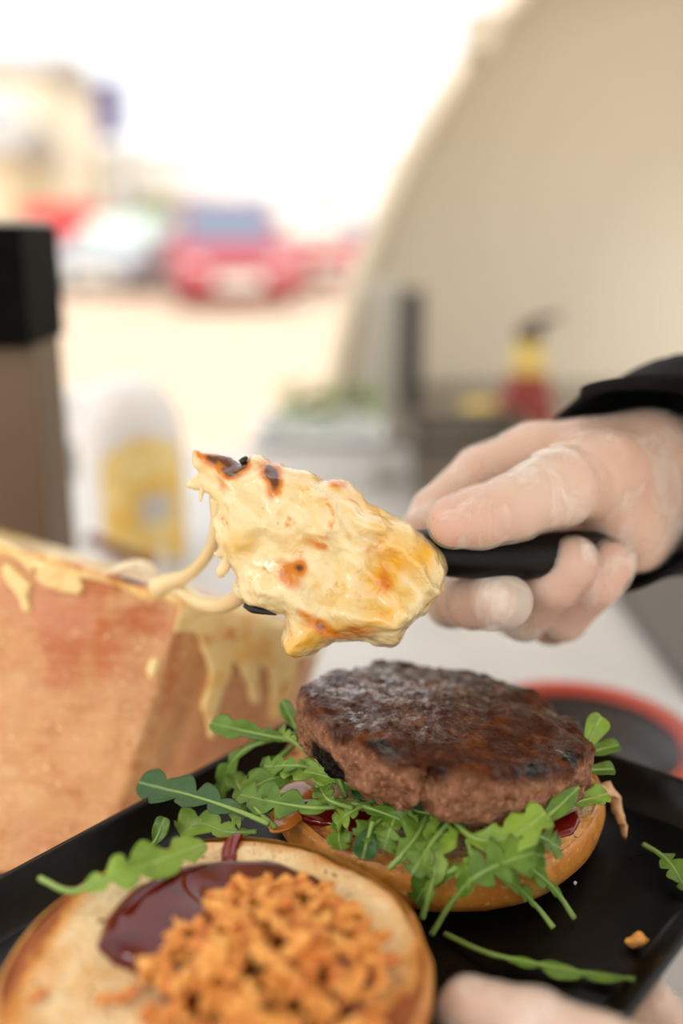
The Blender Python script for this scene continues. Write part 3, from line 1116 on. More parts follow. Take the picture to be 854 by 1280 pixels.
def bun(name, label, c, R, H, face_up_dome_down, seed, tilt=None):
    """half bun lying cut face up: round body and a porous cut face, lofted rings"""
    root = thing(name, label, 'bun', tuple(c))
    seg = 120
    prof = [(0, 0), (.45, .0), (.70, .01), (.84, .06), (.94, .20), (.99, .42), (1.0, .62), (.985, .85), (.965, .965), (.95, 1.0)]
    if face_up_dome_down:
        prof = [(0, 0), (.35, .01), (.58, .06), (.75, .16), (.88, .34), (.96, .56), (1.0, .78), (1.0, .90), (.985, .97), (.96, 1.0)]
    th = np.linspace(0, 2 * math.pi, seg, endpoint=False)
    dirs = np.stack([np.cos(th), np.sin(th), 0 * th], 1)
    wob = 1 + .022 * fbm(dirs, 1.6, 2, seed)
    v = []
    for r, z in prof:
        p = dirs * (R * r * wob)[:, None]
        p[:, 2] = H * z
        v.append(p)
    v = np.concatenate(v)
    q = []
    for i in range(len(prof) - 1):
        for k in range(seg):
            k2 = (k + 1) % seg
            q.append((i * seg + k, i * seg + k2, (i + 1) * seg + k2, (i + 1) * seg + k))
    v += .0007 * fbm(v, 60, 3, seed)[:, None] * np.array([1, 1, .3])
    Mx = Matrix.Translation(tuple(c)) @ (tilt or Matrix.Identity(4))
    me = mesh('crust', v, q, m_crust.m)
    me.transform(Mx)
    link('crust', me, root)
    # cut face
    rr = np.concatenate([np.linspace(0, .9, 60)[1:], [.925, .945, .958, .966, .972]])
    vf = [np.array([[0, 0, H]])]
    for r in rr:
        p = dirs * (R * r * wob)[:, None]
        edge_ = np.clip((r - .86) / .11, 0, 1)
        p[:, 2] = H * (1 - .06 * edge_ ** 2) + .0004
        vf.append(p)
    vf = np.concatenate(vf)
    rad = np.hypot(vf[:, 0], vf[:, 1]) / R
    vf[:, 2] += .0008 * fbm(vf, 160, 3, seed + 3) + .0012 * fbm(vf, 40, 2, seed + 5) * (rad < .95)
    ff = [(0, 1 + k, 1 + (k + 1) % seg) for k in range(seg)]
    for i in range(len(rr) - 1):
        for k in range(seg):
            k2 = (k + 1) % seg
            ff.append((1 + i * seg + k, 1 + (i + 1) * seg + k, 1 + (i + 1) * seg + k2, 1 + i * seg + k2))
    toast = np.clip((rad - .78) / .2, 0, 1) * .9 + .65 * fbm(vf, 26, 4, seed + 8) + .08 + .25 * np.clip(-vf[:, 0] / R - .3, 0, 1) + .3 * np.clip(fbm(vf, 190, 2, seed + 2), 0, 1)
    me = mesh('cut_face', vf, ff, m_crumb.m)
    attr(me, 'toast', toast)
    me.transform(Mx)
    link('cut_face', me, root)
    return root, Mx


tl = Matrix.Identity(4)
bunb, MXb = bun('burger_bun', 'golden toasted bun base under the rocket leaves and beef patty', bc, RB, HB, False, 1, tl)

# sauces: glossy pillow outlines
m_bbq = Mat('barbecue_sauce', (92, 15, 7), .06, sss=.1, sssr=(1, .12, .05), sssscale=.002, spec=.42)
m_bbq.spots(80, .45, .7, (64, 10, 5))
m_ket = Mat('red_sauce', (116, 16, 8), .08, sss=.15, sssr=(1, .15, .05), sssscale=.002, spec=.5).m


def puddle(name, outline, zf, hmax, mat, parent, seed=0, edge=.004, h=.0009):
    """outline: world xy points on a bun's face, zf(x,y): height of that face"""
    pl = np.array([p[:2] for p in outline])
    lo = np.array([*pl.min(0) - .004, 0])
    hi = np.array([*pl.max(0) + .004, 0])
    xs = np.arange(lo[0], hi[0], h)
    ys = np.arange(lo[1], hi[1], h)
    X, Y = np.meshgrid(xs, ys, indexing='ij')
    sdv = polysd(X, Y, pl) + .0015 * vnoise(np.stack([X, Y, 0 * X], -1), 120, seed)
    u = np.clip(sdv / edge, 0, 1)
    top = hmax * np.sqrt(np.clip(1 - (1 - u) ** 2, 0, 1)) * (1 + .35 * vnoise(np.stack([X, Y, 0 * X], -1), 55, seed + 2))
    zb = zf(X, Y)
    z0, z1 = zb.min() - .003, (zb + top).max() + .002
    Z = np.arange(z0, z1 + h, h)
    t3 = np.where(sdv > 0, top, sdv)[:, :, None]
    Fv = np.abs(Z[None, None, :] - zb[:, :, None]) - t3
    Fv = np.where(sdv[:, :, None] > 0, Fv, np.maximum(Fv, -sdv[:, :, None]))
    v, q = nets(Fv, (xs[0], ys[0], z0), h)
    v = smoothv(v, q, 3)
    return link(name, fmesh(name, v, q, mat), parent)


def facez(Mx, H):
    n = (Mx.to_3x3() @ Vector((0, 0, 1)))
    p0 = Mx @ Vector((0, 0, H))
    return lambda X, Y: p0.z + .0008 - ((X - p0.x) * n.x + (Y - p0.y) * n.y) / n.z


zfb = facez(MXb, HB)
zb_ = TZ + HB
puddle('sauce_pool', [T(a_, b_, zb_) for a_, b_ in ((690, 1030), (722, 1015), (728, 1030), (715, 1046), (690, 1056), (660, 1062), (640, 1050))], zfb, .0024, m_ket, bunb, 3)
puddle('sauce_pool', [T(a_, b_, zb_) for a_, b_ in ((362, 1008), (395, 1004), (430, 1010), (470, 1022), (480, 1040), (440, 1044), (400, 1036), (370, 1024))], zfb, .0026, m_ket, bunb, 5)
puddle('sauce_smear', [T(a_, b_, zb_) for a_, b_ in ((330, 1012), (350, 985), (380, 980), (400, 995), (385, 1020), (360, 1040), (340, 1045))], zfb, .0014, Mat('orange_cheese_sauce', (216, 132, 48), .2, coat=.6, sss=.2, sssscale=.003).m, bunb, 6)

# ================================================================== PATTY
pc = np.array([.0405, .353, TZ + .0430])
Rp, Hp = .0572, .0205
h = .0008
lo, hi = (-.066, -.066, -.018), (.066, .066, .018)
G = grid(lo, hi, h)
rad = np.hypot(G[..., 0], G[..., 1])
th = np.stack([G[..., 0] / (rad + 1e-6), G[..., 1] / (rad + 1e-6), 0 * rad], -1)
Rw = Rp * (1 + .035 * fbm(th[:, :, 0], 1.7, 2, 21))[:, :, None]
rc_ = .0065
dx = rad - (Rw - rc_)
dome = .0022 * (1 - (rad / Rp) ** 2)
dz = np.abs(G[..., 2] - dome * (G[..., 2] > 0)) - (Hp / 2 - rc_)
F = np.sqrt(np.maximum(dx, 0) ** 2 + np.maximum(dz, 0) ** 2) + np.minimum(np.maximum(dx, dz), 0) - rc_
side = np.clip((dx + .004) / .006, 0, 1)
F = F + .0016 * fbm(G, 42, 2, 4) + (.0005 + .0011 * side) * fbm(G, 150, 3, 9, .6) + .0010 * np.abs(vnoise(G, 330, 5)) * (.5 + .5 * side)
# deep cleft on the near side and a step below it
cl = np.abs((G[..., 0] + .012) * .9 + (G[..., 1] + .052) * .35 + .002 * vnoise(G, 200, 1))
F = F + .0040 * np.exp(-(cl / .0022) ** 2) * np.clip((-G[..., 1] - .030) / .02, 0, 1) * (G[..., 2] < .008)
v, q = nets(F, lo, h)
nr = normals(v, q)
v = v + nr * (.00045 * fbm(v, 480, 2, 6))[:, None]
m_pat = Mat('grilled_beef', (146, 104, 78), .45, spec=.6)
m_pat.spots(230, .42, .66, (108, 70, 48), detail=5)
m_pat.spots(520, .55, .72, (180, 136, 106), detail=3)
m_pat.mix(m_pat.ramp(m_pat.at('sear'), .15, .7), (66, 32, 15))
m_pat.mix(m_pat.mul(m_pat.ramp(m_pat.at('sear'), .4, .9), m_pat.ramp(m_pat.noise(90, 5), .5, .62)), (104, 56, 22))
m_pat.mix(m_pat.ramp(m_pat.mul(m_pat.at('char'), m_pat.mul(m_pat.noise(140, 5), 1.9)), .28, .62), (17, 11, 10))
m_pat.roughmap(m_pat.ramp(m_pat.mul(m_pat.at('wet'), m_pat.ramp(m_pat.noise(130, 4), .3, .6)), 0, .8), .42, .08)
sp_ = m_pat.n('ShaderNodeMapRange')
sp_.inputs[3].default_value = .10
sp_.inputs[4].default_value = 1.0
m_pat.t.links.new(m_pat.ramp(m_pat.mul(m_pat.at('wet'), m_pat.ramp(m_pat.noise(150, 4), .36, .58)), .1, .5), sp_.inputs[0])
m_pat.t.links.new(sp_.outputs[0], m_pat.b.inputs['Specular IOR Level'])
m_pat.t.links.new(m_pat.ramp(m_pat.mul(m_pat.at('wet'), m_pat.ramp(m_pat.noise(190, 3), .48, .58)), .3, .6), m_pat.b.inputs['Coat Weight'])
m_pat.b.inputs['Coat Roughness'].default_value = .06
m_pat.bump(m_pat.vor(380), .0016, .6).bump(m_pat.noise(650, 4), .0010, .8).bump(m_pat.noise(260, 3), .0010, .5)
me = fmesh('beef_patty', v, q, m_pat.m)
topm = np.clip((v[:, 2] + .55 * (Rp - np.hypot(v[:, 0], v[:, 1])) - .0035 + .0025 * fbm(v, 120, 3, 33)) / .009, 0, 1)
nz = fbm(v, 60, 4, 15)
attr(me, 'sear', np.clip(topm * (1.0 + .3 * nz), 0, 1))
radv = np.hypot(v[:, 0], v[:, 1])
ch = np.exp(-(((v[:, 0] + .047) / .009) ** 2 + ((v[:, 1] + .030) / .012) ** 2 + ((v[:, 2] + .006) / .007) ** 2)) * 1.6
ch = ch + np.clip((radv - .044) / .01, 0, 1) * topm * np.clip(nz + .25, 0, 1) * 1.3 * (v[:, 0] > -.01) + topm * np.clip(fbm(v, 55, 2, 2) - .1, 0, 1) * .6
attr(me, 'char', np.clip(ch, 0, 1))
attr(me, 'wet', np.clip(topm * (.30 + .45 * nz + 1.1 * np.exp(-(((v[:, 0] + .022) / .026) ** 2 + ((v[:, 1] - .022) / .026) ** 2))), 0, 1))
pm = Matrix.Translation(tuple(pc)) @ Matrix.Rotation(math.radians(8), 4, 'Y') @ Matrix.Rotation(math.radians(-6), 4, 'X')
pat = tag(link('beef_patty', me), 'thick browned beef patty with a glossy seared top on rocket leaves', 'patty')
pat.matrix_world = pm

# ================================================================== TOP BUN (cut face up) with sauce and onions
uc = np.array([-.0355, .2400, TZ + .0003])
RU, HU = .0622, .031
tl = Matrix.Identity(4)
bunt, MXt = bun('burger_bun', 'toasted bun half lying cut side up with sauce and fried onions', uc, RU, HU, True, 4, tl)
zft = facez(MXt, HU)
zt_ = TZ + HU
puddle('barbecue_sauce', [T(a_, b_, zt_) for a_, b_ in ((122, 1190), (130, 1158), (165, 1118), (215, 1095), (270, 1086), (335, 1084), (395, 1100), (430, 1130), (455, 1170), (468, 1215), (462, 1260), (440, 1310), (380, 1345), (300, 1345), (230, 1300), (195, 1235), (165, 1216), (140, 1208))], zft, .0042, m_bbq.m, bunt, 8, .0065)
puddle('sauce_drip', [T(a_, b_, zt_ - .0008) for a_, b_ in ((276, 1080), (280, 1055), (290, 1046), (302, 1048), (300, 1062), (294, 1082))], lambda X, Y: zft(X, Y) - .0006, .0012, m_ket, bunt, 9, .002, .0005)

# fried onion pieces
m_on = Mat('fried_onion', (232, 164, 78), .5, sss=.2, sssr=(1, .5, .2), sssscale=.003, spec=.5)
m_on.spots(160, .4, .65, (214, 124, 44), detail=3).spots(60, .55, .7, (242, 192, 110))
inf = m_on.n('ShaderNodeObjectInfo')
m_on.mix(m_on.mul(m_on.ramp(inf.outputs['Random'], .55, 1), .7), (192, 100, 36)).mix(m_on.mul(m_on.ramp(inf.outputs['Random'], .3, 0), .6), (244, 190, 104))
m_on.bump(m_on.noise(500, 3), .0006, .7)
ro = random.Random(11)
on_mesh = []
for k in range(12):
    L = ro.uniform(.006, .0135) if k < 8 else ro.uniform(.003, .006)
    bend = ro.uniform(-1.6, 1.6)
    pts = []
    for i in range(5):
        t = i / 4 - .5
        pts.append((L * t, L * bend * .35 * (t * t - .12) + ro.uniform(-.0006, .0006), ro.uniform(-.0008, .0008)))
    r0 = ro.uniform(.0013, .0024)
    v, f = tube(pts, [r0 * .7, r0 * 1.25, r0 * .9, r0 * 1.3, r0 * .6], 7, 9, ro.uniform(.5, .9))
    v = np.array(v)
    v = v + .0006 * fbm(v, 500, 2, k)[:, None] * np.array([1, .8, 1])
    on_mesh.append(mesh('fried_onion', v, f, m_on.m))
mc = T(335, 1235, zt_)
placed = 0
for k in range(285):
    for _ in range(40):
        a_ = ro.uniform(0, 2 * math.pi)
        rr = math.sqrt(ro.random())
        X = mc[0] + rr * .0335 * math.cos(a_)
        Y = mc[1] + rr * .040 * math.sin(a_)
        if (X - uc[0]) ** 2 + (Y - uc[1]) ** 2 < .051 ** 2:
            break
    mound = .0135 * (1 - rr ** 1.6)
    z = zft(X, Y) + .0035 + mound * (ro.random() ** .45)
    o = bpy.data.objects.new('fried_onion', on_mesh[k % 12 if k % 3 else ro.randrange(8)])
    COL.objects.link(o)
    o.location = (X, Y, z)
    o.rotation_euler = (ro.uniform(-.7, .7), ro.uniform(-.6, .6), ro.uniform(0, 6.28))
    s = ro.uniform(.75, 1.25)
    o.scale = (s, s, s)
    tag(o, 'crisp golden fried onion piece heaped on the sauced bun half', 'fried onion', 'fried onions on the bun half')
for (a_, b_, mi, rot, lab) in ((155, 1243, 2, .4, 'thin brown fried onion strand lying on bare bread beside the sauce'), (128, 1245, 9, 1.0, 'short fried onion crumb beside the thin strand on bare bread'), (48, 1243, 10, .3, 'orange fried onion crumb near the outer edge of the bun half'), (418, 1170, 5, 1.6, 'fried onion curl on the far side of the sauce'), (448, 1245, 1, 1.5, 'pale thick fried onion strip standing beside the onion heap')):
    p = T(a_, b_, zt_ + .003)
    o = bpy.data.objects.new('fried_onion', on_mesh[mi])
    COL.objects.link(o)
    o.location = (p[0], p[1], zft(p[0], p[1]) + .0015)
    o.rotation_euler = (.1, 0, rot)
    tag(o, lab, 'fried onion', 'fried onions on the bun half')

# crumbs and grains on the tray
cp = T(795, 1181, TZ + .002)
G = grid((-.006,) * 3, (.006,) * 3, .0005)
F = np.linalg.norm(G * np.array([1, 1.2, 1.1]), axis=-1) - .0032 + .0013 * fbm(G, 320, 3, 5)
v, q = nets(F, (-.006,) * 3, .0005)
v[:, 2] -= v[:, 2].min()
o = link('crumb', fmesh('crumb', v + np.array([cp[0], cp[1], TZ + .0002]), q, m_on.m))
tag(o, 'single orange fried crumb on the bare black tray', 'crumb')
m_salt = Mat('salt_grain', (236, 232, 226), .3, trans=.2).m
for gp, s, lab in (((719, 1103), .0009, 'white salt grain on the tray beside the bun base'), ((158, 1053), .0007, 'tiny pale grain on the tray by the rocket leaf stem'), ((848, 1012), .0006, 'tiny pale grain near the far rim of the tray')):
    p = T(*gp, TZ + .001)
    bm = bmesh.new()
    bmesh.ops.create_icosphere(bm, subdivisions=1, radius=s)
    for vv in bm.verts:
        vv.co *= random.uniform(.8, 1.2)
        vv.co += Vector((p[0], p[1], TZ + s * .9))
    tag(bmobj('salt_grain', bm, m_salt), lab, 'grain')

# pale strand at the right of the bun
m_strand = Mat('fried_cheese_shred', (226, 186, 138), .5, sss=.3, sssscale=.003).spots(140, .45, .65, (204, 148, 92)).m
pts = [T(742, 985, TZ + .026), T(764, 990, TZ + .020), T(772, 1008, TZ + .013), T(778, 1030, TZ + .008), T(781, 1046, TZ + .0045)]
v, f = tube(pts, [.003, .0036, .0022, .0028, .0016], 10, 30, .5)
v = np.array(v)
v += .0011 * fbm(v, 260, 3, 2)[:, None]
tag(link('cheese_shred', mesh('cheese_shred', v, f, m_strand)), 'pale ragged shred hanging off the bun base onto the tray', 'shred')

# ================================================================== ROCKET LEAVES
def S(*pts):
    return [T(a_, b_, TZ + z_) for a_, b_, z_ in pts]


PILE = 'rocket leaf in the pile under the beef patty'
ld = []
leaf('broad dark rocket leaf reaching over the tray rim towards the cheese', S((336, 1030, .030), (290, 1011, .032), (238, 994, .030), (174, 978, .026)), .0095, 'B', 3, .55, .15, seed=1, tip=.6)
leaf('narrow rocket leaf with a rounded tip pointing at the cheese block', S((378, 925, .040), (347, 922, .042), (308, 914, .043), (264, 904, .042)), .0062, 'A', 2, .35, .1, seed=2, tip=.7)
leaf('curved rocket stem arching down onto the bare tray', S((382, 915, .040), (335, 926, .038), (303, 940, .032), (285, 965, .022), (274, 998, .008)), .0055, 'A', 3, .5, .2, seed=3)
leaf(PILE, S((450, 1002, .034), (400, 1010, .036), (350, 1004, .033), (300, 993, .030)), .0085, 'A', 3, .6, .15, seed=4)
leaf(PILE, S((440, 985, .032), (390, 968, .034), (345, 972, .032), (302, 990, .028)), .0066, 'A', 3, .5, .1, seed=5)
leaf(PILE, S((490, 1012, .034), (445, 984, .037), (400, 968, .037), (352, 960, .036)), .0072, 'C', 3, .5, .2, seed=6)
leaf('slim rocket blade standing up against the near side of the patty', S((432, 996, .034), (424, 974, .042), (414, 950, .047), (407, 930, .049)), .0045, 'A', 0, 0, .05, seed=7, pt=2, up=(.2, -1, .1))
leaf(PILE, S((432, 1000, .034), (427, 1024, .030), (424, 1045, .028), (426, 1062, .026)), .0055, 'A', 2, .5, .05, seed=8)
leaf('small rocket tip standing on the tray behind the onion bun', S((184, 1064, .006), (196, 1048, .012), (206, 1022, .018)), .004, 'A', 0, 0, .2, seed=9)
leaf('crumpled rocket leaf lying low between the two bun halves', S((322, 1040, .018), (285, 1040, .017), (250, 1030, .014), (226, 1044, .010)), .0085, 'C', 3, .5, .05, seed=10)
leaf(PILE, S((345, 1035, .026), (318, 1010, .030), (300, 985, .026), (292, 965, .018)), .0055, 'A', 3, .5, .1, seed=11)
leaf(PILE, S((370, 930, .036), (352, 945, .034), (332, 965, .030), (318, 985, .026)), .006, 'A', 2, .5, .1, seed=12)
leaf('bright rocket leaf lying across the rim of the onion bun half', S((50, 1098, .034), (88, 1114, .037), (130, 1100, .041), (175, 1084, .042), (256, 1054, .038)), .0085, 'C', 3, .65, .22, seed=13, tip=.4)
# front cluster
leaf(PILE, S((540, 1168, .004), (560, 1135, .014), (590, 1100, .0275), (625, 1080, .033), (668, 1066, .036)), .0100, 'A', 4, .7, .25, seed=14, tip=.4, asym=.15)
leaf(PILE, S((528, 1148, .010), (540, 1105, .022), (548, 1060, .032), (556, 1018, .036)), .0075, 'C', 2, .5, .1, seed=15, tip=.6)
leaf(PILE, S((560, 1018, .036), (590, 1046, .036), (625, 1050, .037), (655, 1036, .040), (682, 1016, .042)), .0085, 'C', 2, .4, .05, seed=16, tip=.4)
leaf('pointed dark rocket blade rising at the near right of the patty', S((672, 1030, .038), (694, 1012, .041), (724, 984, .044)), .0058, 'A', 0, 0, .05, seed=17, pt=2, up=(-.3, -.9, .4))
leaf(PILE, S((718, 1148, .002), (698, 1118, .010), (674, 1094, .021), (645, 1072, .032), (610, 1060, .035)), .0075, 'A', 4, .65, .12, seed=18)
leaf(PILE, S((692, 1160, .002), (672, 1134, .007), (650, 1112, .016), (626, 1090, .028)), .0055, 'C', 2, .6, .3, seed=19)
leaf(PILE, S((486, 1086, .025), (505, 1066, .030), (524, 1040, .034), (534, 1016, .036)), .0085, 'A', 2, .4, .08, seed=20)
leaf('small dark rocket leaf hanging between the patty and the onion bun', S((466, 1028, .034), (460, 1048, .031), (453, 1074, .028)), .0052, 'B', 0, 0, .05, seed=21)
leaf(PILE, S((462, 990, .036), (500, 1008, .037), (540, 1018, .036), (580, 1030, .035)), .0085, 'B', 2, .4, .05, seed=22)
leaf(PILE, S((505, 1000, .035), (470, 1030, .033), (450, 1048, .031)), .006, 'A', 2, .4, .05, seed=23)
leaf(PILE, S((600, 1075, .030), (560, 1090, .026), (532, 1110, .018), (520, 1128, .012)), .006, 'A', 2, .5, .05, seed=24)
leaf(PILE, S((420, 1000, .034), (455, 1008, .035), (490, 1020, .036), (520, 1032, .035)), .006, 'A', 2, .5, .2, seed=25)
leaf(PILE, S((600, 1040, .033), (640, 1060, .033), (680, 1070, .030)), .008, 'A', 2, .4, .05, seed=26)
leaf(PILE, S((395, 985, .033), (420, 975, .035), (450, 985, .036), (480, 996, .036)), .006, 'B', 2, .5, .1, seed=27)
rl_ = random.Random(21)
for k, (ax_, ay_, bx_, by_, z0_, z1_) in enumerate(((470, 1000, 420, 1030, .034, .030), (500, 1015, 480, 1062, .035, .028), (400, 960, 330, 958, .036, .034), (390, 945, 345, 918, .038, .040), (560, 1030, 515, 1092, .035, .026), (610, 1060, 640, 1096, .033, .024), (585, 1050, 575, 1100, .034, .025), (365, 990, 320, 1022, .033, .026), (650, 1045, 700, 1060, .034, .029), (340, 1000, 290, 1024, .030, .022), (440, 1010, 400, 985, .036, .037))):
    mx_, my_ = (ax_ + bx_) / 2 + rl_.uniform(-10, 10), (ay_ + by_) / 2 + rl_.uniform(-8, 4)
    leaf(PILE, S((ax_, ay_, z0_), (mx_, my_, (z0_ + z1_) / 2 + .003), (bx_, by_, z1_)), rl_.uniform(.0045, .0065), 'CAACAC'[k % 6], 3, .65, .2, seed=50 + k)
# behind the patty
leaf('pale rounded rocket tip standing up behind the right side of the patty', S((728, 950, .036), (738, 922, .044), (752, 896, .050)), .0055, 'C', 0, 0, .1, seed=28, up=(0, -1, .3))
leaf('short rocket leaf pointing outwards behind the right side of the patty', S((722, 948, .036), (745, 938, .038), (774, 931, .038)), .004, 'A', 0, 0, .1, seed=29)
leaf('small flat rocket leaf lowest behind the right side of the patty', S((720, 962, .034), (745, 962, .034), (768, 961, .033)), .0036, 'A', 0, 0, .1, seed=30)
leaf('pale rocket leaf lying on the bun base beside the pale shred', S((700, 1008, .030), (730, 1000, .031), (760, 992, .031)), .0052, 'C', 2, .3, .1, seed=31)
leaf('thin rocket stalk standing up at the far left of the patty', S((378, 925, .038), (368, 905, .044), (353, 876, .050)), .0034, 'A', 0, 0, .2, seed=32, up=(0, -1, .3))
# loose leaves
leaf('single loose rocket leaf lying flat on the tray near the gloved thumb', S((556, 1167, .002), (606, 1190, .003), (663, 1203, .0035), (734, 1216, .003), (824, 1226, .003)), .0085, 'A', 3, .6, .22, seed=33, tip=.4, curl=.08, asym=-.5, up=(0, 0, 1), pt=1.6)
leaf('loose rocket leaf hooked near the tray corner away from the burger', S((805, 1056, .003), (826, 1068, .006), (842, 1084, .007), (858, 1112, .003)), .0066, 'A', 3, .55, .1, seed=34, up=(0, 0, 1))

# ================================================================== SCRAPER AND CHEESE ON IT
D0 = .382
m_blade = Mat('scraper_steel', (70, 74, 80), .25, metal=.9).m
m_hand = Mat('black_handle', (8, 8, 8), .4, spec=.2)
m_hand.bump(m_hand.noise(500, 2), .0002, .3)
sc = thing('raclette_scraper', 'steel scraper with a black handle held in the gloved hand', 'scraper', tuple(P(560, 690, D0)))
cor = [P(304, 577, D0 + .003), P(310, 761, D0 + .002), P(430, 758, D0 + .006), P(545, 715, D0 + .010), P(545, 678, D0 + .012), P(430, 618, D0 + .008)]
nb_ = np.cross(cor[1] - cor[0], cor[4] - cor[0])
nb_ /= np.linalg.norm(nb_)
if nb_[1] < 0:
    nb_ = -nb_
bm = bmesh.new()
fr_ = [bm.verts.new(p) for p in cor]
bk_ = [bm.verts.new(p + nb_ * .0014) for p in cor]
bm.faces.new(fr_)
bm.faces.new(bk_[::-1])
for k in range(6):
    k2 = (k + 1) % 6
    bm.faces.new((fr_[k2], fr_[k], bk_[k], bk_[k2]))
bmobj('blade', bm, m_blade, sc)
tobj('handle', [P(508, 686, D0 + .013), P(545, 690, D0 + .013), P(600, 694, D0 + .014), P(660, 696, D0 + .020), P(720, 688, D0 + .034), P(760, 680, D0 + .046)], [.0085, .0108, .0112, .0108, .0100, .006], m_hand.m, sc, 16, 40, .85)

# melted cheese: its own thickness over the blade
out_px = [(238, 556), (256, 562), (275, 565), (290, 573), (300, 580), (308, 577), (314, 569), (328, 570), (342, 576), (366, 583), (388, 591), (408, 598), (427, 600), (440, 606), (449, 615), (458, 626), (478, 636), (500, 647), (520, 658), (538, 671), (551, 684), (559, 698), (560, 716), (556, 735), (547, 752), (530, 770), (510, 786), (502, 804), (490, 813), (472, 813), (461, 804), (440, 803), (420, 806), (400, 813), (380, 821), (364, 821), (354, 813), (352, 800), (356, 782), (354, 768), (338, 767), (322, 762), (308, 757), (298, 742), (294, 722), (288, 705), (278, 697), (271, 680), (268, 650), (268, 628), (262, 617), (248, 612), (233, 608), (240, 596), (248, 592), (240, 580)]
ex = RT * D0 / FPX
ey = -UP * D0 / FPX
# local frame: x right, y down (in units of metres), z towards the camera; slab tilts back at its top right
sx = D0 / FPX
cl_ = np.array([(a_ - 400) * sx for a_, b_ in out_px])
cy_ = np.array([(b_ - 690) * sx for a_, b_ in out_px])
h = .0009
lo, hi = (-.064, -.052, -.016), (.060, .050, .040)
G = grid(lo, hi, h)
X2, Y2 = G[:, :, 0, 0], G[:, :, 0, 1]
p2 = np.stack([X2, Y2, 0 * X2], -1)
sdv = polysd(X2, Y2, np.stack([cl_, cy_], 1)) + .0009 * fbm(p2, 180, 2, 3)
t_ = np.clip((X2 + .05) / .10, 0, 1)
Hf = .007 + .014 * t_ + .0055 * fbm(p2, 42, 2, 5) + .0024 * fbm(p2, 95, 2, 6)
# ridge / fold running down from the top, lumps at the right end
Hf = Hf + .0045 * np.exp(-(((X2 - .040) / .012) ** 2 + ((Y2 - .01) / .02) ** 2)) + .004 * np.exp(-(((X2 - .03) / .007) ** 2 + ((Y2 - .033) / .008) ** 2))
# fold line between upper flap and the middle, hollow at the top centre
Hf = Hf - .003 * np.exp(-((Y2 + .026 - .35 * X2) / .0035) ** 2) * np.clip((X2 + .03) / .02, 0, 1) * (X2 < .03) + .0032 * np.exp(-((Y2 - .022 - .10 * X2) / .005) ** 2) * (X2 > -.012)
q2 = np.stack([(X2 * .8 + Y2 * .6) * .45, (-X2 * .6 + Y2 * .8), 0 * X2], -1)
Hf = Hf + .0042 * (1 - 2 * np.abs(fbm(q2 + .01 * fbm(p2, 30, 2, 2)[..., None], 75, 2, 31))) * (.35 + .65 * t_) + .0012 * (1 - 2 * np.abs(vnoise(q2, 210, 8)))
Hf = np.maximum(Hf, .003)
R_ = .013
u = np.clip(sdv / R_, 0, 1)
pf = np.sqrt(np.clip(1 - (1 - u) ** 2, 0, 1))
front = Hf * pf
back = np.clip(.004 * pf, 0, 1)
t3f = np.where(sdv > 0, front, sdv)[:, :, None]
t3b = np.where(sdv > 0, back, sdv)[:, :, None]
Z = G[..., 2]
F = np.where(Z > 0, Z - t3f, -Z - t3b)
F = np.where(sdv[:, :, None] > 0, F, np.maximum(F, -sdv[:, :, None]))
v, q = nets(F, lo, h)
v = smoothv(v, q, 6)
nr = normals(v, q)
v = v + nr * (.0007 * fbm(v, 150, 2, 8) + .0002 * fbm(v, 420, 2, 3))[:, None]
origin = P(400, 690, D0)


def lump(v):
    zz = v[:, 2] + .0
    # slab turned a little: right end further away
    dep = np.interp(v[:, 0], [-.06, .06], [.0, .008])
    return origin + v[:, :1] * RT - v[:, 1:2] * UP - (zz - dep)[:, None] * FW


m_rac = Mat('raclette_melt', (238, 222, 170), .2, sss=.16, sssr=(1, .72, .35), sssscale=.003, coat=.7, spec=.6)
m_rac.spots(48, .50, .74, (228, 190, 106), detail=3)
m_rac.mix(m_rac.ramp(m_rac.at('yellow'), .2, .9), (232, 180, 50))
m_rac.spots(120, .62, .72, (226, 158, 60), detail=3)
m_rac.mix(m_rac.ramp(m_rac.at('burn'), .12, .5), (214, 128, 22))
m_rac.mix(m_rac.ramp(m_rac.at('burn'), .62, .95), (92, 44, 12))
m_rac.bump(m_rac.noise(120, 2, dist=.8), .0024, .6)
me = fmesh('melt', lump(v), q, m_rac.m)


def bs(px, py, rx, ry, rot=0):
    xx = (v[:, 0] / sx + 400 - px)
    yy = (v[:, 1] / sx + 690 - py)
    c_, s_ = math.cos(rot), math.sin(rot)
    return np.exp(-(((xx * c_ + yy * s_) / rx) ** 2 + ((-xx * s_ + yy * c_) / ry) ** 2))


nb = fbm(v, 130, 3, 14)
burn = 1.1 * bs(270, 570, 34, 11, .3) + .8 * bs(288, 592, 14, 24, .3) + .9 * bs(300, 580, 9, 8) + .95 * bs(340, 584, 13, 13) + .65 * bs(345, 606, 10, 22) + .75 * bs(408, 678, 24, 9, .2) + .6 * bs(440, 668, 16, 7) + .75 * bs(355, 712, 26, 12, .7) + .7 * bs(377, 706, 8, 11) + .95 * bs(392, 772, 28, 8, .5) + .55 * bs(435, 785, 34, 12) + .5 * bs(425, 604, 30, 7, .3) + .5 * bs(455, 684, 18, 6) + .5 * bs(480, 720, 12, 20)
attr(me, 'burn', np.clip(burn * (.85 + .8 * nb), 0, 1))
yl_ = .9 * bs(385, 810, 34, 22) + .8 * bs(480, 730, 30, 40) + .7 * bs(520, 710, 40, 50) + .6 * bs(430, 615, 60, 14, .4) + .6 * bs(420, 780, 50, 14) + .5 * bs(470, 640, 30, 16, .5) + .6 * bs(262, 585, 18, 14)
attr(me, 'yellow', np.clip(yl_ * (.75 + .9 * fbm(v, 70, 3, 20)), 0, 1))
melt = thing('melted_cheese', 'thick stringy lump of melted raclette cheese on the scraper', 'cheese', tuple(origin))
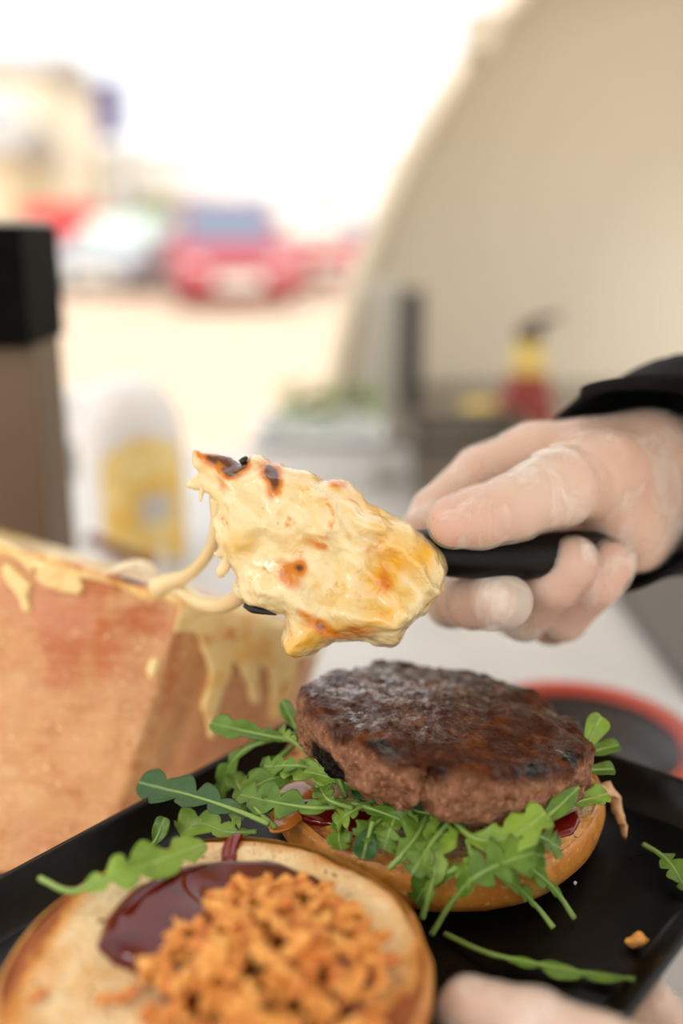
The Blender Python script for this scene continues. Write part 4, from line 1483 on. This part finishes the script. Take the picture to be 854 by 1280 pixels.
link('melt', me, melt)
m_str = Mat('cheese_string', (234, 214, 164), .28, sss=.4, sssr=(1, .7, .35), sssscale=.003, coat=.4).m
tobj('string', [P(275, 622, D0), P(273, 650, D0 + .004), P(266, 680, D0 + .014), P(250, 705, D0 + .028), P(232, 720, D0 + .042), P(210, 728, D0 + .054), P(196, 735, D0 + .058)], [.0042, .0030, .0026, .0026, .0030, .0042, .005], m_str, melt, 12, 60)
tobj('string', [P(306, 735, D0), P(296, 748, D0 + .010), P(274, 757, D0 + .028), P(248, 752, D0 + .042), P(226, 738, D0 + .052), P(212, 730, D0 + .056)], [.0045, .0034, .0036, .0034, .0032, .004], m_str, melt, 12, 60)
tobj('string', [P(254, 607, D0), P(252, 616, D0), P(251, 627, D0)], [.0016, .0010, .0004], m_str, melt, 8, 14)
tobj('string', [P(288, 690, D0), P(284, 702, D0 + .002), P(277, 716, D0 + .002), P(279, 722, D0 + .002)], [.003, .0026, .0022, .0006], m_str, melt, 8, 18)
tobj('string', [P(284, 685, D0), P(276, 692, D0 + .002), P(268, 692, D0 + .003)], [.003, .0020, .0006], m_str, melt, 8, 14)
m_char = Mat('burnt_cheese', (26, 20, 18), .5).m
for pts_, rr_ in (([(300, 578), (305, 575), (309, 571)], [.001, .0013, .0006]), ([(305, 756), (316, 761), (328, 764), (346, 767)], [.001, .0018, .0014, .0008]), ([(308, 750), (311, 745), (312, 755)], [.0006, .0011, .0006])):
    tobj('burnt_fleck', [P(a_, b_, D0 - .001) for a_, b_ in pts_], rr_, m_char, melt, 8, 16)

# ================================================================== GLOVED HAND
m_skin = Mat('skin', (224, 184, 158), .5, sss=.25, sssr=(1, .35, .2), sssscale=.004)
m_skin.spots(30, .45, .7, (216, 164, 138)).mix(m_skin.at('tip'), (212, 130, 108))
m_skin.bump(m_skin.noise(420, 3), .0004, .4)
m_glove = Mat('clear_vinyl_glove', (240, 232, 220), .22, spec=.6)
wr = m_glove.noise(60, 3, .55, .6, stretch=(1, 1, .6))
m_glove.bump(wr, .0028, .4)
tp = m_glove.n('ShaderNodeBsdfTransparent')
mx = m_glove.n('ShaderNodeMixShader')
fac = m_glove.ramp(m_glove.mul(m_glove.ramp(wr, .5, .8), m_glove.at('film'), 'ADD'), -.62, 1.5)
m_glove.t.links.new(fac, mx.inputs[0])
m_glove.t.links.new(tp.outputs[0], mx.inputs[1])
m_glove.t.links.new(m_glove.b.outputs[0], mx.inputs[2])
m_glove.t.links.new(mx.outputs[0], m_glove.t.nodes['Material Output'].inputs[0])


def handfield(G, chains, palm, kp=.010, kf=.0016, kr=.007):
    """palm: capsules merged softly; chains: fingers, merged softly to the palm only near their roots"""
    Fp = None
    for a_, b_, ra_, rb_ in palm:
        c_ = capsule(G, a_, b_, ra_, rb_)
        Fp = c_ if Fp is None else smin(Fp, c_, kp)
    F = Fp
    fs = []
    for ch in chains:
        Fc = None
        for k in range(len(ch) - 1):
            c_ = capsule(G, ch[k][0], ch[k + 1][0], ch[k][1], ch[k + 1][1])
            Fc = c_ if Fc is None else smin(Fc, c_, .003)
        fs.append(Fc)
    Ff = fs[0]
    for Fc in fs[1:]:
        Ff = smin(Ff, Fc, kf)
    return smin(F, Ff, kr)


def PH(px, py, d):
    return P(px, py, d - .030)


def C_(px, py, d, r):
    return (PH(px, py, d), r)


thumb = [C_(745, 592, .452, .0165), C_(700, 608, .432, .0150), C_(640, 634, .418, .0122), C_(600, 646, .412, .0112), C_(568, 652, .409, .0098)]
index = [C_(668, 568, .470, .0125), C_(600, 592, .463, .0112), C_(545, 640, .452, .0100), C_(528, 668, .440, .0090)]
middle = [C_(690, 610, .480, .012), C_(580, 722, .478, .0105), C_(566, 752, .458, .0105), C_(592, 752, .436, .0108), C_(616, 750, .428, .0100)]
ringf = [C_(735, 640, .484, .012), C_(645, 765, .480, .0105), C_(655, 768, .458, .0105), C_(690, 728, .438, .0110), C_(714, 704, .434, .0100)]
pinky = [C_(770, 665, .486, .011), C_(690, 778, .482, .0095), C_(705, 772, .462, .0095), C_(744, 728, .446, .0102), C_(764, 706, .444, .0094)]
palm = [(PH(668, 568, .470), PH(800, 572, .482), .0130, .0215), (PH(690, 606, .480), PH(810, 600, .486), .0125, .022), (PH(735, 640, .484), PH(815, 620, .488), .013, .022), (PH(770, 662, .484), PH(825, 635, .488), .013, .021), (PH(745, 592, .452), PH(812, 592, .476), .0165, .0215), (PH(812, 600, .480), PH(960, 575, .56), .026, .029), (PH(770, 600, .460), PH(800, 640, .470), .016, .017), (PH(765, 640, .462), PH(795, 675, .468), .014, .014)]
allp = [c_[0] for ch in (thumb, index, middle, ringf, pinky) for c_ in ch] + [p for a_ in palm[:5] for p in a_[:2]] + [PH(880, 590, .515)]
lo = np.min(allp, 0) - .03
hi = np.max(allp, 0) + .03
h = .0014
G = grid(lo, hi, h)
HF = handfield(G, [thumb, index, middle, ringf, pinky], palm)
v, q = nets(HF, lo, h)
v = smoothv(v, q, 2)
person = thing('person', 'arm in a black sleeve and clear glove gripping the black scraper handle', 'person', tuple(PH(880, 590, .51)))
me = fmesh('hand', v, q, m_skin.m)
tips = sum(np.exp(-np.sum((v - t_[-1][0]) ** 2, 1) / .012 ** 2) for t_ in (thumb, middle, ringf, pinky))
attr(me, 'tip', np.clip(tips * .75, 0, .8))
hand = link('hand', me, person)
# glove: the same hand a little larger, loose at the finger ends and wrinkled at the thumb
gl_extra = [C_(616, 750, .428, .0108), C_(634, 752, .424, .0085)]
HG = smin(HF, capsule(G, gl_extra[0][0], gl_extra[1][0], .0108, .0095), .004)
HG = smin(HG, capsule(G, PH(712, 708, .4335), PH(722, 697, .432), .0095, .007), .004)
HG = smin(HG, capsule(G, PH(760, 712, .4435), PH(768, 700, .443), .0088, .007), .004)
wt = np.exp(-np.sum((G - PH(690, 605, .43)) ** 2, -1) / .03 ** 2)
Gs = G @ np.stack([RT * 1.0 + UP * .3, FW * .5, UP * .5], 1)
HG = HG - .0009 - (.0002 + .0021 * wt) * np.abs(vnoise(Gs, 130, 3)) - .0007 * vnoise(G, 60, 7)
v, q = nets(HG, lo, h)
v = smoothv(v, q, 1)
me = fmesh('glove', v, q, m_glove.m)
film = np.exp(-np.sum((v - PH(632, 754, .424)) ** 2, 1) / .011 ** 2) * 1.3 + .5 * np.exp(-np.sum((v - PH(720, 698, .432)) ** 2, 1) / .008 ** 2) + .35 * np.exp(-np.sum((v - PH(665, 615, .42)) ** 2, 1) / .022 ** 2)
attr(me, 'film', film)
link('glove', me, hand)

# sleeve: double-walled cuff with folds
m_slv = Mat('black_fabric', (17, 17, 19), .85, spec=.25)
m_slv.bump(m_slv.noise(900, 2), .0005, .5).spots(40, .4, .7, (24, 24, 27))
def sleeve(ax0, ax1, parent, r0=.0475, flap=.024):
    axd = (ax1 - ax0) / np.linalg.norm(ax1 - ax0)
    s1 = np.cross(axd, [0, 0, 1.])
    s1 /= np.linalg.norm(s1)
    s2 = np.cross(s1, axd)
    seg, nl = 72, 40
    v = []
    Ln = np.linalg.norm(ax1 - ax0)
    for layer in (0, 1):
        for i in range(nl):
            t = i / (nl - 1)
            for k in range(seg):
                a_ = 2 * math.pi * k / seg
                d_ = s1 * math.cos(a_) + s2 * math.sin(a_)
                r_ = r0 + .014 * t + .004 * math.sin(3 * a_ + 14 * t) * min(1, t * 4 + .35) + .0035 * math.sin(22 * t + 2 * a_) + .005 * math.exp(-(t / .06) ** 2) * (1 + math.sin(2 * a_ + .6))
                # the cuff mouth is uneven: a flap reaches forward on top
                fl = flap * math.exp(-((math.atan2(math.sin(a_ - 1.75), math.cos(a_ - 1.75))) / .35) ** 2) - .004 * math.sin(2 * a_)
                st_ = t * Ln - fl * (1 - t) ** 6
                p = ax0 + axd * st_ + d_ * (r_ - layer * .0022)
                v.append(p)
    f = []
    for layer in (0, 1):
        for i in range(nl - 1):
            for k in range(seg):
                k2 = (k + 1) % seg
                b_ = layer * nl * seg
                qd = (b_ + i * seg + k, b_ + i * seg + k2, b_ + (i + 1) * seg + k2, b_ + (i + 1) * seg + k)
                f.append(qd if not layer else qd[::-1])
    for k in range(seg):
        k2 = (k + 1) % seg
        f.append((k2, k, nl * seg + k, nl * seg + k2))
        e_ = (nl - 1) * seg
        f.append((e_ + k, e_ + k2, nl * seg + e_ + k2, nl * seg + e_ + k))
    return link('sleeve', mesh('sleeve', v, f, m_slv.m), parent)


sleeve(PH(786, 606, .474), PH(1150, 545, .66), person)


# second hand: thumb over the near rim of the tray, fingers below
def Z_(px, py, z, r):
    return (T(px, py, z), r)


th2 = [Z_(835, 1370, 1.028, .013), Z_(750, 1330, 1.038, .0115), Z_(665, 1292, 1.034, .0105), Z_(590, 1266, 1.0275, .0095)]
f2 = [(T(860, 1400, .985), .011), (T(832, 1310, .994), .0095), (T(818, 1268, 1.004), .0085), (T(812, 1252, 1.012), .0072)]
pl2 = [(T(835, 1370, 1.028), T(930, 1440, .985), .013, .018), (T(930, 1440, .985), T(860, 1400, .982), .018, .012), (T(930, 1440, .985), T(1120, 1560, .95), .020, .025)]
f3 = [(T(900, 1425, .980), .011), (T(800, 1390, .988), .0098), (T(735, 1340, .992), .0088), (T(712, 1318, .995), .0075)]
f4 = [(T(900, 1450, .974), .011), (T(770, 1450, .982), .0098), (T(690, 1400, .988), .0088), (T(665, 1378, .992), .0075)]
f5 = [(T(920, 1480, .968), .010), (T(800, 1510, .974), .0088), (T(730, 1480, .980), .0078), (T(705, 1462, .984), .0068)]
wr2 = T(930, 1440, .985) + np.array([.09, -.05, -.03])
pl2[2] = (T(930, 1440, .985), wr2, .021, .026)
pl2 += [(T(930, 1440, .985), f4[0][0], .018, .012), (T(930, 1440, .985), f5[0][0], .018, .011)]
allp = [c_[0] for c_ in th2 + f2 + f3 + f4 + f5] + [T(930, 1440, .985), wr2]
lo = np.min(allp, 0) - .03
hi = np.max(allp, 0) + .03
G = grid(lo, hi, h)
HF = handfield(G, [th2, f2, f3, f4, f5], pl2)
v, q = nets(HF, lo, h)
v = smoothv(v, q, 2)
p2_ = thing('person', 'hand in a clear glove with its thumb over the near rim of the tray', 'person', tuple(T(930, 1440, .985)))
me = fmesh('hand', v, q, m_skin.m)
attr(me, 'tip', np.clip(np.exp(-np.sum((v - th2[-1][0]) ** 2, 1) / .01 ** 2) * .4, 0, .8))
hand2 = link('hand', me, p2_)
HG = HF - .0008 - .0007 * np.abs(vnoise(G, 120, 3)) - .0005 * vnoise(G, 60, 7)
v, q = nets(HG, lo, h)
me = fmesh('glove', v, q, m_glove.m)
attr(me, 'film', .25 + 0 * v[:, 0])
link('glove', me, hand2)
w0 = T(930, 1440, .985)
sleeve(w0 + (wr2 - w0) * .55, w0 + (wr2 - w0) * 3.2, p2_, .040, .004)
